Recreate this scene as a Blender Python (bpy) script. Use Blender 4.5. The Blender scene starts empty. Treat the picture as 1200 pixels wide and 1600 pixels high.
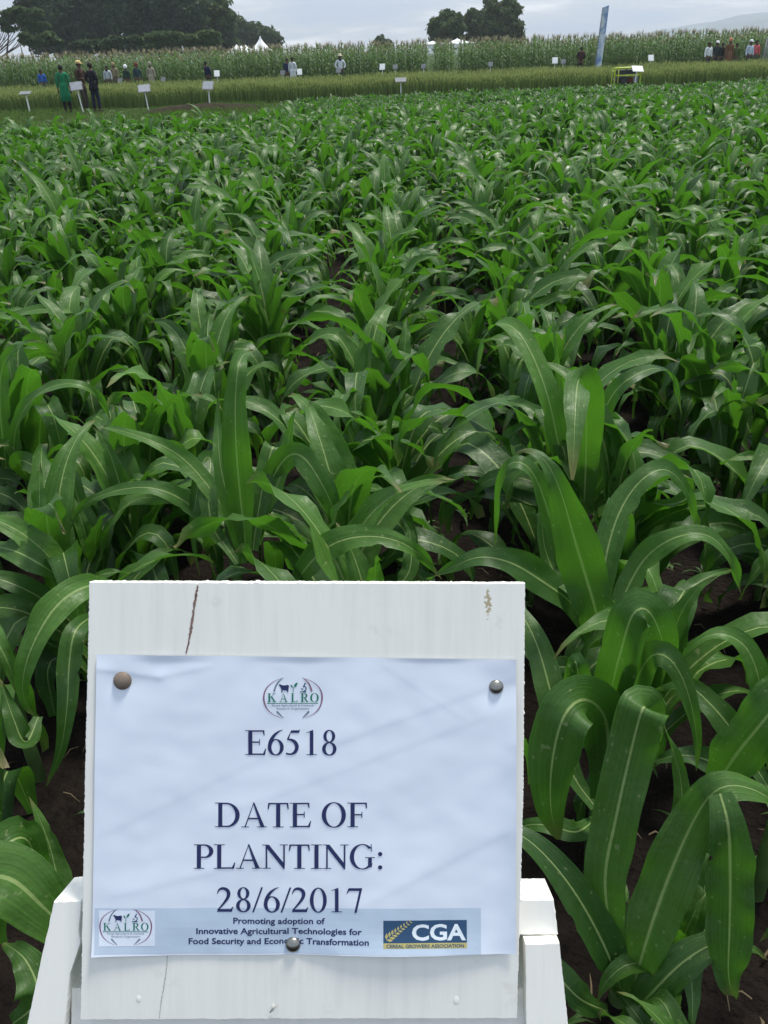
import bpy, bmesh, math, random
import numpy as np
from mathutils import Vector, Matrix, noise
SC = bpy.context.scene
COL = SC.collection
rnd = random.Random(7)
R_ = math.radians

# ------------------------------------------------------------------ camera
FPX, PITCH, ROLL, EYE = 1290.0, R_(29.0), R_(2.1), 1.68
F = Vector((0, math.cos(PITCH), -math.sin(PITCH)))
U0 = Vector((0, math.sin(PITCH), math.cos(PITCH)))
R0 = Vector((1, 0, 0))
RR = R0 * math.cos(ROLL) - U0 * math.sin(ROLL)
UU = R0 * math.sin(ROLL) + U0 * math.cos(ROLL)
CAM = Vector((0, 0, EYE))
cd = bpy.data.cameras.new('camera'); cam = bpy.data.objects.new('camera', cd); COL.objects.link(cam)
cd.sensor_fit = 'VERTICAL'; cd.sensor_height = 36; cd.sensor_width = 27; cd.lens = 36 * FPX / 1600
cd.clip_start = 0.05; cd.clip_end = 20000
M = Matrix((RR, UU, -F)).transposed().to_4x4(); M.translation = CAM
cam.matrix_world = M
SC.camera = cam

# ------------------------------------------------------------------ world, sun, exposure
SUN_EL, SUN_AZ = R_(66), R_(42)        # azimuth from +Y towards +X
w = bpy.data.worlds.new('World'); SC.world = w; w.use_nodes = True
nt = w.node_tree; nt.nodes.clear(); N = nt.nodes.new; L = nt.links.new
out = N('ShaderNodeOutputWorld'); bg = N('ShaderNodeBackground'); bg.inputs[1].default_value = 0.1
sky = N('ShaderNodeTexSky'); sky.sky_type = 'NISHITA'; sky.sun_disc = False
sky.sun_elevation = SUN_EL; sky.sun_rotation = SUN_AZ; sky.air_density = 1.3; sky.dust_density = 2.0
tc = N('ShaderNodeTexCoord'); sep = N('ShaderNodeSeparateXYZ'); L(tc.outputs['Generated'], sep.inputs[0])
mx = N('ShaderNodeMath'); mx.operation = 'MAXIMUM'; mx.inputs[1].default_value = 0.0; L(sep.outputs[2], mx.inputs[0])
ad = N('ShaderNodeMath'); ad.operation = 'ADD'; ad.inputs[1].default_value = 0.12; L(mx.outputs[0], ad.inputs[0])
dx = N('ShaderNodeMath'); dx.operation = 'DIVIDE'; L(sep.outputs[0], dx.inputs[0]); L(ad.outputs[0], dx.inputs[1])
dy = N('ShaderNodeMath'); dy.operation = 'DIVIDE'; L(sep.outputs[1], dy.inputs[0]); L(ad.outputs[0], dy.inputs[1])
cb = N('ShaderNodeCombineXYZ'); L(dx.outputs[0], cb.inputs[0]); L(dy.outputs[0], cb.inputs[1])
n1 = N('ShaderNodeTexNoise'); n1.inputs['Scale'].default_value = 0.9; n1.inputs['Detail'].default_value = 7; n1.inputs['Roughness'].default_value = 0.55
n1.inputs['Distortion'].default_value = 0.3
L(cb.outputs[0], n1.inputs['Vector'])
cr = N('ShaderNodeValToRGB'); L(n1.outputs['Fac'], cr.inputs[0])
cr.color_ramp.elements[0].position = 0.36; cr.color_ramp.elements[0].color = (0.42, 0.55, 0.76, 1)
cr.color_ramp.elements[1].position = 0.66; cr.color_ramp.elements[1].color = (1.15, 1.18, 1.22, 1)
e = cr.color_ramp.elements.new(0.52); e.color = (0.60, 0.68, 0.80, 1)
# cloud radiance grows towards the zenith
mr = N('ShaderNodeMapRange'); mr.inputs[1].default_value = 0.0; mr.inputs[2].default_value = 0.7; mr.inputs[3].default_value = 9.4; mr.inputs[4].default_value = 9.8
L(sep.outputs[2], mr.inputs[0])
vm = N('ShaderNodeVectorMath'); vm.operation = 'SCALE'; L(cr.outputs[0], vm.inputs[0]); L(mr.outputs[0], vm.inputs['Scale'])
mix = N('ShaderNodeMix'); mix.data_type = 'RGBA'; mix.inputs[0].default_value = 0.86
L(sky.outputs[0], mix.inputs['A']); L(vm.outputs[0], mix.inputs['B']); L(mix.outputs['Result'], bg.inputs[0]); L(bg.outputs[0], out.inputs[0])
sd = bpy.data.lights.new('sun', 'SUN'); sd.energy = 3.7; sd.angle = R_(11); sd.color = (1.0, 0.95, 0.86)
so = bpy.data.objects.new('sun', sd); COL.objects.link(so)
sv = Vector((math.sin(SUN_AZ) * math.cos(SUN_EL), math.cos(SUN_AZ) * math.cos(SUN_EL), math.sin(SUN_EL)))
so.rotation_euler = sv.to_track_quat('Z', 'Y').to_euler(); so.location = (0, 0, 30)
SC.view_settings.view_transform = 'Standard'; SC.view_settings.look = 'None'; SC.view_settings.exposure = 0.32; SC.view_settings.gamma = 1
SC.view_settings.use_curve_mapping = False
SC.cycles.max_bounces = 6; SC.cycles.diffuse_bounces = 3; SC.cycles.transmission_bounces = 4; SC.cycles.volume_bounces = 0

# ------------------------------------------------------------------ helpers
def ray(px, py):
    return F + RR * ((px - 600) / FPX) - UU * ((py - 800) / FPX)
def at_h(px, py, h):                 # where the sight line through a pixel passes height h
    d = ray(px, py); return CAM + d * ((h - EYE) / d.z)
def at_y(px, py, Y):                 # where it passes distance Y
    d = ray(px, py); return CAM + d * (Y / d.y)
def hor(px):                         # horizon row at a pixel column
    return 800 + FPX * (-math.tan(PITCH)) / math.cos(ROLL) - (px - 600) * math.tan(ROLL)
def gx(px, Y):                       # ground point in that column
    p = at_y(px, hor(px) + 1665.0 / Y * 0.0 + 40, Y); return Vector((p.x, Y, 0))

_a, _b, _c = at_y(600, 85, 100.), at_y(610, 85, 100.), at_y(600, 75, 100.)
MX = (_b.x - _a.x) / 1000; MY = (_c.z - _a.z) / 1000
def tag(o, label=None, cat=None, group=None, kind=None):
    if label: o['label'] = label
    if cat: o['category'] = cat
    if group: o['group'] = group
    if kind: o['kind'] = kind
    return o
def empty(name, loc=(0, 0, 0), rz=0.0):
    o = bpy.data.objects.new(name, None); o.empty_display_size = 0.1; COL.objects.link(o); o.location = loc; o.rotation_euler = (0, 0, rz); return o

class MB:
    """collects vertices, faces, uv and a per-vertex value, links them as one mesh object"""
    def __init__(s): s.v = []; s.f = []; s.uv = []; s.a = []; s.m = []; s.n = 0
    def add(s, V, Fc, uv=None, a=0.5, mi=0):
        V = np.asarray(V, float).reshape(-1, 3); k = len(V)
        s.v.append(V); s.uv.append(np.zeros((k, 2)) if uv is None else np.asarray(uv, float).reshape(-1, 2))
        s.a.append(np.full(k, a) if np.isscalar(a) else np.asarray(a, float))
        for f in Fc: s.f.append(tuple(i + s.n for i in f)); s.m.append(mi)
        s.n += k
    def merge(s, o):
        s.v += o.v; s.uv += o.uv; s.a += o.a; s.f += [tuple(i + s.n for i in f) for f in o.f]; s.m += o.m; s.n += o.n
    def mesh(s, name, mats, smooth=True):
        me = bpy.data.meshes.new(name)
        V = np.concatenate(s.v); me.from_pydata(V.tolist(), [], s.f); 
        if not isinstance(mats, (list, tuple)): mats = [mats]
        for m in mats: me.materials.append(m)
        if smooth: me.polygons.foreach_set('use_smooth', [True] * len(me.polygons))
        if len(mats) > 1: me.polygons.foreach_set('material_index', s.m)
        UVv = np.concatenate(s.uv); li = np.empty(len(me.loops), int); me.loops.foreach_get('vertex_index', li)
        me.uv_layers.new(name='UVMap').data.foreach_set('uv', UVv[li].ravel())
        at = me.attributes.new('var', 'FLOAT', 'POINT'); at.data.foreach_set('value', np.concatenate(s.a))
        me.update(); return me
    def build(s, name, mats, parent=None, smooth=True):
        o = bpy.data.objects.new(name, s.mesh(name, mats, smooth)); COL.objects.link(o)
        if parent: o.parent = parent
        return o
    def box(s, c, d, rot=None, mi=0, a=0.5):
        c = Vector(c); hx, hy, hz = d[0] / 2, d[1] / 2, d[2] / 2
        P = [Vector((x, y, z)) for x in (-hx, hx) for y in (-hy, hy) for z in (-hz, hz)]
        if rot is not None: P = [rot @ p for p in P]
        s.add([c + p for p in P], [(0, 1, 3, 2), (4, 6, 7, 5), (0, 4, 5, 1), (2, 3, 7, 6), (0, 2, 6, 4), (1, 5, 7, 3)], mi=mi, a=a); return s
    def tube(s, pts, rad, seg=8, caps=True, mi=0, a=0.5):
        pts = [Vector(p) for p in pts]; n = len(pts)
        if not isinstance(rad, (list, tuple)): rad = [rad] * n
        V = []; prev = None
        for i, p in enumerate(pts):
            t = (pts[min(i + 1, n - 1)] - pts[max(i - 1, 0)]).normalized()
            if prev is None:
                x = t.orthogonal().normalized()
            else:
                x = (prev - t * prev.dot(t)); x = x.normalized() if x.length > 1e-6 else t.orthogonal().normalized()
            prev = x; y = t.cross(x)
            for k in range(seg):
                q = 2 * math.pi * k / seg; V.append(p + (x * math.cos(q) + y * math.sin(q)) * rad[i])
        Fc = [(i * seg + k, i * seg + (k + 1) % seg, (i + 1) * seg + (k + 1) % seg, (i + 1) * seg + k) for i in range(n - 1) for k in range(seg)]
        if caps: Fc += [tuple(range(seg))[::-1], tuple((n - 1) * seg + k for k in range(seg))]
        s.add(V, Fc, mi=mi, a=a); return s
    def loft(s, rings, seg=14, mi=0, a=0.5):
        """rings: (centre, rx, ry) horizontal ellipses"""
        V = []
        for c, rx, ry in rings:
            for k in range(seg):
                q = 2 * math.pi * k / seg; V.append((c[0] + rx * math.cos(q), c[1] + ry * math.sin(q), c[2]))
        n = len(rings)
        Fc = [(i * seg + k, i * seg + (k + 1) % seg, (i + 1) * seg + (k + 1) % seg, (i + 1) * seg + k) for i in range(n - 1) for k in range(seg)]
        Fc += [tuple(range(seg))[::-1], tuple((n - 1) * seg + k for k in range(seg))]
        s.add(V, Fc, mi=mi, a=a); return s

def mat(name, col, rough=0.7, spec=0.3, metal=0.0, var=0.12, scale=8.0, bump=0.0, bscale=40.0, trans=0.0, tcol=None):
    m = bpy.data.materials.new(name); m.use_nodes = True; t = m.node_tree; b = t.nodes['Principled BSDF']
    b.inputs['Roughness'].default_value = rough; b.inputs['Specular IOR Level'].default_value = spec; b.inputs['Metallic'].default_value = metal
    tcn = t.nodes.new('ShaderNodeTexCoord'); nz = t.nodes.new('ShaderNodeTexNoise'); nz.inputs['Scale'].default_value = scale; nz.inputs['Detail'].default_value = 5
    t.links.new(tcn.outputs['Object'], nz.inputs['Vector'])
    r = t.nodes.new('ShaderNodeValToRGB'); t.links.new(nz.outputs['Fac'], r.inputs[0])
    r.color_ramp.elements[0].position = 0.3; r.color_ramp.elements[1].position = 0.7
    r.color_ramp.elements[0].color = tuple(c * (1 - var) for c in col) + (1,)
    r.color_ramp.elements[1].color = tuple(min(1, c * (1 + var)) for c in col) + (1,)
    t.links.new(r.outputs[0], b.inputs['Base Color'])
    if bump:
        n2 = t.nodes.new('ShaderNodeTexNoise'); n2.inputs['Scale'].default_value = bscale; n2.inputs['Detail'].default_value = 6; t.links.new(tcn.outputs['Object'], n2.inputs['Vector'])
        bp = t.nodes.new('ShaderNodeBump'); bp.inputs['Strength'].default_value = bump; bp.inputs['Distance'].default_value = 0.02
        t.links.new(n2.outputs['Fac'], bp.inputs['Height']); t.links.new(bp.outputs[0], b.inputs['Normal'])
    return m

def leafmat(name, dark, light, rib, trans, rough=0.40, tw=0.30, tip=None, spots=True, spec=0.55):
    m = bpy.data.materials.new(name); m.use_nodes = True; t = m.node_tree; n = t.nodes; l = t.links
    b = n['Principled BSDF']; o = n['Material Output']
    at = n.new('ShaderNodeAttribute'); at.attribute_name = 'var'
    uv = n.new('ShaderNodeUVMap'); uv.uv_map = 'UVMap'; sp = n.new('ShaderNodeSeparateXYZ'); l.new(uv.outputs[0], sp.inputs[0])
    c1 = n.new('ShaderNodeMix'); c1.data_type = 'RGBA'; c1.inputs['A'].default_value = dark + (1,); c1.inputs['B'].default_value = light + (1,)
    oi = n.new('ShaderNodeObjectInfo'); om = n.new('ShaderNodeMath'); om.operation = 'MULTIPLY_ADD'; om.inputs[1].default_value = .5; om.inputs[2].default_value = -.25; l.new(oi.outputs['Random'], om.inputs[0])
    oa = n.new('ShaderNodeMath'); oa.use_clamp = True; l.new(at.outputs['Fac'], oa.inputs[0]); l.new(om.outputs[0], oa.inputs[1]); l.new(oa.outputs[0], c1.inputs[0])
    # fine long veins and blotches
    mp = n.new('ShaderNodeCombineXYZ')
    sx = n.new('ShaderNodeMath'); sx.operation = 'MULTIPLY'; sx.inputs[1].default_value = 26; l.new(sp.outputs[0], sx.inputs[0]); l.new(sx.outputs[0], mp.inputs[0])
    sy = n.new('ShaderNodeMath'); sy.operation = 'MULTIPLY'; sy.inputs[1].default_value = 2.2; l.new(sp.outputs[1], sy.inputs[0]); l.new(sy.outputs[0], mp.inputs[1])
    sz = n.new('ShaderNodeMath'); sz.operation = 'MULTIPLY'; sz.inputs[1].default_value = 37; l.new(at.outputs['Fac'], sz.inputs[0]); l.new(sz.outputs[0], mp.inputs[2])
    nz = n.new('ShaderNodeTexNoise'); nz.inputs['Scale'].default_value = 1.0; nz.inputs['Detail'].default_value = 3; l.new(mp.outputs[0], nz.inputs['Vector'])
    mr = n.new('ShaderNodeMapRange'); mr.inputs[1].default_value = 0.3; mr.inputs[2].default_value = 0.7; mr.inputs[3].default_value = 0.78; mr.inputs[4].default_value = 1.25; l.new(nz.outputs['Fac'], mr.inputs[0])
    c2 = n.new('ShaderNodeVectorMath'); c2.operation = 'SCALE'; l.new(c1.outputs['Result'], c2.inputs[0]); l.new(mr.outputs[0], c2.inputs['Scale'])
    cur = c2.outputs[0]
    if spots:
        mp2 = n.new('ShaderNodeCombineXYZ')
        for k, (sc_, src) in enumerate(((7, 0), (45, 1))):
            q = n.new('ShaderNodeMath'); q.operation = 'MULTIPLY'; q.inputs[1].default_value = sc_; l.new(sp.outputs[src], q.inputs[0]); l.new(q.outputs[0], mp2.inputs[k])
        l.new(sz.outputs[0], mp2.inputs[2])
        n3 = n.new('ShaderNodeTexNoise'); n3.inputs['Scale'].default_value = 0.9; n3.inputs['Detail'].default_value = 1; l.new(mp2.outputs[0], n3.inputs['Vector'])
        m3 = n.new('ShaderNodeMapRange'); m3.inputs[1].default_value = 0.69; m3.inputs[2].default_value = 0.74; m3.inputs[3].default_value = 0; m3.inputs[4].default_value = 0.55; l.new(n3.outputs['Fac'], m3.inputs[0])
        c3 = n.new('ShaderNodeMix'); c3.data_type = 'RGBA'; l.new(m3.outputs[0], c3.inputs[0]); l.new(cur, c3.inputs['A']); c3.inputs['B'].default_value = (0.22, 0.27, 0.12, 1); cur = c3.outputs['Result']
    # pale midrib
    a1 = n.new('ShaderNodeMath'); a1.operation = 'SUBTRACT'; a1.inputs[1].default_value = 0.5; l.new(sp.outputs[0], a1.inputs[0])
    a2 = n.new('ShaderNodeMath'); a2.operation = 'ABSOLUTE'; l.new(a1.outputs[0], a2.inputs[0])
    wv = n.new('ShaderNodeMapRange'); wv.inputs[1].default_value = 0.0; wv.inputs[2].default_value = 1.0; wv.inputs[3].default_value = 0.040; wv.inputs[4].default_value = 0.012; l.new(sp.outputs[1], wv.inputs[0])
    a3 = n.new('ShaderNodeMath'); a3.operation = 'DIVIDE'; l.new(a2.outputs[0], a3.inputs[0]); l.new(wv.outputs[0], a3.inputs[1])
    m4 = n.new('ShaderNodeMapRange'); m4.inputs[1].default_value = 0.55; m4.inputs[2].default_value = 1.2; m4.inputs[3].default_value = 0.85; m4.inputs[4].default_value = 0; l.new(a3.outputs[0], m4.inputs[0])
    c4 = n.new('ShaderNodeMix'); c4.data_type = 'RGBA'; l.new(m4.outputs[0], c4.inputs[0]); l.new(cur, c4.inputs['A']); c4.inputs['B'].default_value = rib + (1,); cur = c4.outputs['Result']
    if tip:
        m5 = n.new('ShaderNodeMapRange'); m5.inputs[1].default_value = 0.90; m5.inputs[2].default_value = 1.0; m5.inputs[3].default_value = 0; m5.inputs[4].default_value = 0.9; l.new(sp.outputs[1], m5.inputs[0])
        c5 = n.new('ShaderNodeMix'); c5.data_type = 'RGBA'; l.new(m5.outputs[0], c5.inputs[0]); l.new(cur, c5.inputs['A']); c5.inputs['B'].default_value = tip + (1,); cur = c5.outputs['Result']
    l.new(cur, b.inputs['Base Color'])
    b.inputs['Specular IOR Level'].default_value = spec; b.inputs['Roughness'].default_value = rough
    gp = n.new('ShaderNodeNewGeometry'); nw = n.new('ShaderNodeTexNoise'); nw.inputs['Scale'].default_value = 38; nw.inputs['Detail'].default_value = 3; l.new(gp.outputs['Position'], nw.inputs['Vector'])
    rg = n.new('ShaderNodeMapRange'); rg.inputs[1].default_value = 0.3; rg.inputs[2].default_value = 0.7; rg.inputs[3].default_value = rough - .08; rg.inputs[4].default_value = rough + .17; l.new(nw.outputs['Fac'], rg.inputs[0]); l.new(rg.outputs[0], b.inputs['Roughness'])
    b2 = n.new('ShaderNodeBump'); b2.inputs['Strength'].default_value = 0.5; b2.inputs['Distance'].default_value = 0.006; l.new(nw.outputs['Fac'], b2.inputs['Height'])
    bp = n.new('ShaderNodeBump'); bp.inputs['Strength'].default_value = 0.45; bp.inputs['Distance'].default_value = 0.002
    l.new(nz.outputs['Fac'], bp.inputs['Height']); l.new(b2.outputs[0], bp.inputs['Normal']); l.new(bp.outputs[0], b.inputs['Normal'])
    tr = n.new('ShaderNodeBsdfTranslucent')
    tcx = n.new('ShaderNodeMix'); tcx.data_type = 'RGBA'; tcx.inputs['A'].default_value = trans + (1,); tcx.inputs['B'].default_value = tuple(min(1, c * 1.5) for c in trans) + (1,)
    l.new(at.outputs['Fac'], tcx.inputs[0]); l.new(tcx.outputs['Result'], tr.inputs[0])
    ms = n.new('ShaderNodeMixShader'); ms.inputs[0].default_value = tw; l.new(b.outputs[0], ms.inputs[1]); l.new(tr.outputs[0], ms.inputs[2]); l.new(ms.outputs[0], o.inputs[0])
    return m

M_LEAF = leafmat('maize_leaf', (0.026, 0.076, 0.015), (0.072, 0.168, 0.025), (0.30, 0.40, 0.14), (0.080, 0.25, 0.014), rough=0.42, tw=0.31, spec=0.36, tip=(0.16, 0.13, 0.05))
M_STALK = mat('maize_stalk', (0.09, 0.17, 0.045), 0.55, 0.4, var=0.25, scale=20)
M_TALL = leafmat('tall_maize_leaf', (0.055, 0.11, 0.035), (0.12, 0.19, 0.065), (0.16, 0.22, 0.09), (0.10, 0.2, 0.03), rough=0.55, spots=False, spec=0.35)
M_TASSEL = mat('tassel', (0.25, 0.23, 0.13), 0.8)
M_WHITE = None

# ------------------------------------------------------------------ ground
def ground():
    xs = list(np.arange(-4.0, 4.001, 0.035)); ys = list(np.arange(0.0, 6.0, 0.04))
    def ext(s, e_, st, g):
        o = []; x = s
        while abs(x) < abs(e_): x += st; st *= g; o.append(max(-abs(e_), min(abs(e_), x)))
        return o
    xs = ext(-4.0, -2250, -0.05, 1.12)[::-1] + xs + ext(4.0, 2250, 0.05, 1.12)
    ys = ext(0.0, -180, -0.05, 1.2)[::-1] + ys + ext(6.0, 2640, 0.05, 1.06)
    nx, ny = len(xs), len(ys); V = np.zeros((ny, nx, 3)); V[..., 0] = np.array(xs)[None]; V[..., 1] = np.array(ys)[:, None]
    for j in range(ny):
        y = ys[j]
        if y < -1 or y > 13: continue
        for i in range(nx):
            x = xs[i]
            if abs(x) > 8: continue
            h = 0.025 * noise.noise((x * 2.2, y * 2.2, 0)) + 0.020 * noise.turbulence((x * 7, y * 7, 3), 3, False) + 0.02 * max(0, noise.noise((x * 14, y * 14, 9)))
            h += 0.012 * noise.cell_vector((x * 16 + noise.noise((x * 9, y * 9, 1)), y * 16, 2.0))[2]
            V[j, i, 2] = h - 0.02
    Fc = [(j * nx + i, j * nx + i + 1, (j + 1) * nx + i + 1, (j + 1) * nx + i) for j in range(ny - 1) for i in range(nx - 1)]
    b = MB(); b.add(V.reshape(-1, 3), Fc)
    m = bpy.data.materials.new('soil'); m.use_nodes = True; t = m.node_tree; n = t.nodes; l = t.links; p = n['Principled BSDF']; p.inputs['Roughness'].default_value = 0.95; p.inputs['Specular IOR Level'].default_value = 0.12
    g = n.new('ShaderNodeNewGeometry'); nz = n.new('ShaderNodeTexNoise'); nz.inputs['Scale'].default_value = 9; nz.inputs['Detail'].default_value = 8; nz.inputs['Roughness'].default_value = 0.7; l.new(g.outputs['Position'], nz.inputs['Vector'])
    r = n.new('ShaderNodeValToRGB'); l.new(nz.outputs['Fac'], r.inputs[0]); r.color_ramp.elements[0].position = 0.3; r.color_ramp.elements[1].position = 0.75
    r.color_ramp.elements[0].color = (0.004, 0.003, 0.0026, 1); r.color_ramp.elements[1].color = (0.019, 0.0135, 0.0105, 1)
    # beyond the plot: grass
    n2 = n.new('ShaderNodeTexNoise'); n2.inputs['Scale'].default_value = 0.5; n2.inputs['Detail'].default_value = 8; l.new(g.outputs['Position'], n2.inputs['Vector'])
    r2 = n.new('ShaderNodeValToRGB'); l.new(n2.outputs['Fac'], r2.inputs[0]); r2.color_ramp.elements[0].color = (0.035, 0.06, 0.018, 1); r2.color_ramp.elements[1].color = (0.050, 0.078, 0.024, 1)
    s = n.new('ShaderNodeSeparateXYZ'); l.new(g.outputs['Position'], s.inputs[0]); mrr = n.new('ShaderNodeMapRange'); mrr.inputs[1].default_value = 19; mrr.inputs[2].default_value = 24; l.new(s.outputs[1], mrr.inputs[0])
    mm = n.new('ShaderNodeMix'); mm.data_type = 'RGBA'; l.new(mrr.outputs[0], mm.inputs[0]); l.new(r.outputs[0], mm.inputs['A']); l.new(r2.outputs[0], mm.inputs['B']); l.new(mm.outputs['Result'], p.inputs['Base Color'])
    bp = n.new('ShaderNodeBump'); bp.inputs['Strength'].default_value = 0.9; bp.inputs['Distance'].default_value = 0.03; n4 = n.new('ShaderNodeTexNoise'); n4.inputs['Scale'].default_value = 45; n4.inputs['Detail'].default_value = 5
    l.new(g.outputs['Position'], n4.inputs['Vector']); l.new(n4.outputs['Fac'], bp.inputs['Height']); l.new(bp.outputs[0], p.inputs['Normal'])
    o = b.build('ground', m); tag(o, kind='structure')
ground()

def hills():
    b = MB(); Y = 2200.0; pts = []
    prof = [(930, 14), (990, 8), (1040, 22), (1090, 30), (1130, 34), (1160, 41), (1185, 43), (1230, 46), (1300, 40), (1400, 52), (1600, 30), (1800, 5)]
    prof = [(-400, 6), (0, 8), (300, 5), (700, 4), (850, 7)] + prof
    V = []; n = 0
    for i in range(len(prof) - 1):
        for k in range(8):
            u = k / 8; px = prof[i][0] * (1 - u) + prof[i + 1][0] * u; ab = prof[i][1] * (1 - u) + prof[i + 1][1] * u
            ab += 1.2 * noise.noise((px * 0.03, 0, 0)) + 0.7 * noise.noise((px * 0.11, 0, 0)); p = at_y(px, hor(px) - max(ab, 1.0), Y)
            h = max(p.z, 3)
            V += [(p.x, Y - 600, -2), (p.x, Y - 300, h * 0.45), (p.x, Y, h), (p.x, Y + 200, h * 0.8), (p.x, Y + 420, -2)]; n += 1
    Fc = [(i * 5 + k, (i + 1) * 5 + k, (i + 1) * 5 + k + 1, i * 5 + k + 1) for i in range(n - 1) for k in range(4)]
    b.add(V, Fc); o = b.build('hills', mat('hazed_hill_bush', (0.15, 0.20, 0.22), 0.95, 0.1, var=0.4, scale=0.012)); tag(o, kind='structure')  # bush colour paled and blued, part of the distance haze is painted in
hills()

# ------------------------------------------------------------------ maize plants
def width_profile(s):
    a = min(1.0, s / 0.32); a = a * a * (3 - 2 * a)
    return (0.42 + 0.58 * a) * min(1.0, ((1 - s) * 1.8)) ** 0.85 if s < 0.999 else 0.02
def ribbon(b, P, sides, norms, W, var, cols=5, fold=0.28, ruf=0.10, ph=0.0, k=26.0, wide=None, uv1=1.0):
    n = len(P); us = np.linspace(-1, 1, cols); V = []; UV = []; er = random.Random(int(ph * 1000) + n)
    bites = [(er.uniform(.15, .95), er.choice((-1, 1)), er.uniform(.008, .03), er.uniform(.1, .45)) for _ in range(er.randrange(0, 4) if cols > 5 else (er.randrange(0, 2) if cols > 3 else 0))]
    for i in range(n):
        s = i / (n - 1); wd = W * 0.5 * (wide(s) if wide else width_profile(s)); p, sd_, nm = P[i], sides[i], norms[i]
        for u in us:
            ed = 1.0
            if abs(u) > .99:
                ed = 1 + (.07 * noise.noise((s * 9 + ph, u * 5, ph)) if cols > 3 else 0)
                for b0, sg, bw, bd in bites:
                    if sg == (1 if u > 0 else -1) and abs(s - b0) < bw: ed -= bd * (1 - abs(s - b0) / bw)
            off = fold * abs(u) ** 1.3 * wd + ruf * W * (u * u) * (math.sin(k * s + ph + (1.9 if u > 0 else 0)) + .7 * math.sin(k * .43 * s + 2 * ph + (2.6 if u > 0 else 0))) * min(1, s * 4)
            q = p + sd_ * (u * wd * ed * (1 - 0.10 * abs(u))) + nm * off
            V.append(q[:]); UV.append((u * 0.5 + 0.5, s * uv1))
    Fc = [(i * cols + j, i * cols + j + 1, (i + 1) * cols + j + 1, (i + 1) * cols + j) for i in range(n - 1) for j in range(cols - 1)]
    b.add(V, Fc, UV, a=var)
def arc_leaf(b, r, base, az, L_, W, th0, bend, pw=1.5, cols=5, segs=16, kink=None, tw=0.0, var=0.5):
    d = Vector((math.cos(az), math.sin(az), 0)); sd0 = Vector((-math.sin(az), math.cos(az), 0)); up = Vector((0, 0, 1))
    P = []; S = []; Nn = []; p = Vector(base); curl = r.uniform(-0.5, 0.5); ph = r.uniform(0, 6)
    for i in range(segs + 1):
        s = i / segs; th = th0 - bend * s ** pw
        if kink and s > kink[0]: th -= kink[1] * min(1, (s - kink[0]) / 0.10)
        th = max(th, -1.5)
        dd = (d * math.cos(curl * s * s) + sd0 * math.sin(curl * s * s)); t = dd * math.cos(th) + up * math.sin(th)
        if i: p = p + t * (L_ / segs)
        side = Vector((-dd.y, dd.x, 0)); nm = t.cross(side) * -1
        q = Matrix.Rotation(tw * s + 0.12 * math.sin(5 * s + ph), 3, t); P.append(p.copy()); S.append(q @ side); Nn.append((q @ side).cross(t) * -1)
    ribbon(b, P, S, [(-n if n.z < 0 and False else n) for n in Nn], W, var, cols, fold=r.uniform(0.12, 0.35), ruf=r.uniform(0.04, 0.13), ph=ph, k=r.uniform(18, 34))
def plant_parts(seed, H=1.0, cols=5, segs=16):
    """returns (stalk MB, [leaf MBs]) around the origin"""
    r = random.Random(seed); st = MB(); leaves = []
    lean = Vector((r.uniform(-.05, .05), r.uniform(-.05, .05), 0)); hs = 0.46 * H
    st.tube([(0, 0, -0.03), (lean.x * .3, lean.y * .3, hs * .33), (lean.x * .7, lean.y * .7, hs * .66), (lean.x, lean.y, hs), (lean.x * 1.05, lean.y * 1.05, hs * 1.2)], [0.014 * H, 0.013 * H, 0.012 * H, 0.010 * H, 0.004], seg=6 if cols > 3 else 4)
    nl = r.choice((10, 10, 11, 12)); az0 = r.uniform(0, 6.28)
    for k in range(nl):
        u = k / (nl - 1); b = MB(); z = (0.10 + 0.95 * u) * hs
        az = az0 + math.pi * k + r.uniform(-0.55, 0.55)
        L_ = H * (0.34 + 0.385 * math.sin(math.pi * min(1, 0.18 + u * 0.72))) * r.uniform(0.85, 1.12)
        W = H * (0.072 + 0.062 * math.sin(math.pi * min(1, 0.12 + u * 0.75))) * r.uniform(0.85, 1.15)
        th0 = R_(56 + 30 * u + r.uniform(-10, 5)); bend = R_(175 - 60 * u + r.uniform(-35, 30))
        if u > 0.55: bend *= 0.74
        if u > 0.85: L_ *= 0.66; W *= 0.72; bend *= 0.5
        kink = (r.uniform(0.4, 0.7), r.uniform(0.8, 1.6)) if r.random() < 0.36 and u < 0.93 else None
        base = Vector((lean.x * z / hs, lean.y * z / hs, z))
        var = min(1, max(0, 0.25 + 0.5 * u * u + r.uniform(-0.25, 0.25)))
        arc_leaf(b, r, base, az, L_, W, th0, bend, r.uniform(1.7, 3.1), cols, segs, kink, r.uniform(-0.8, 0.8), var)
        leaves.append(b)
    return st, leaves

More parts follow.
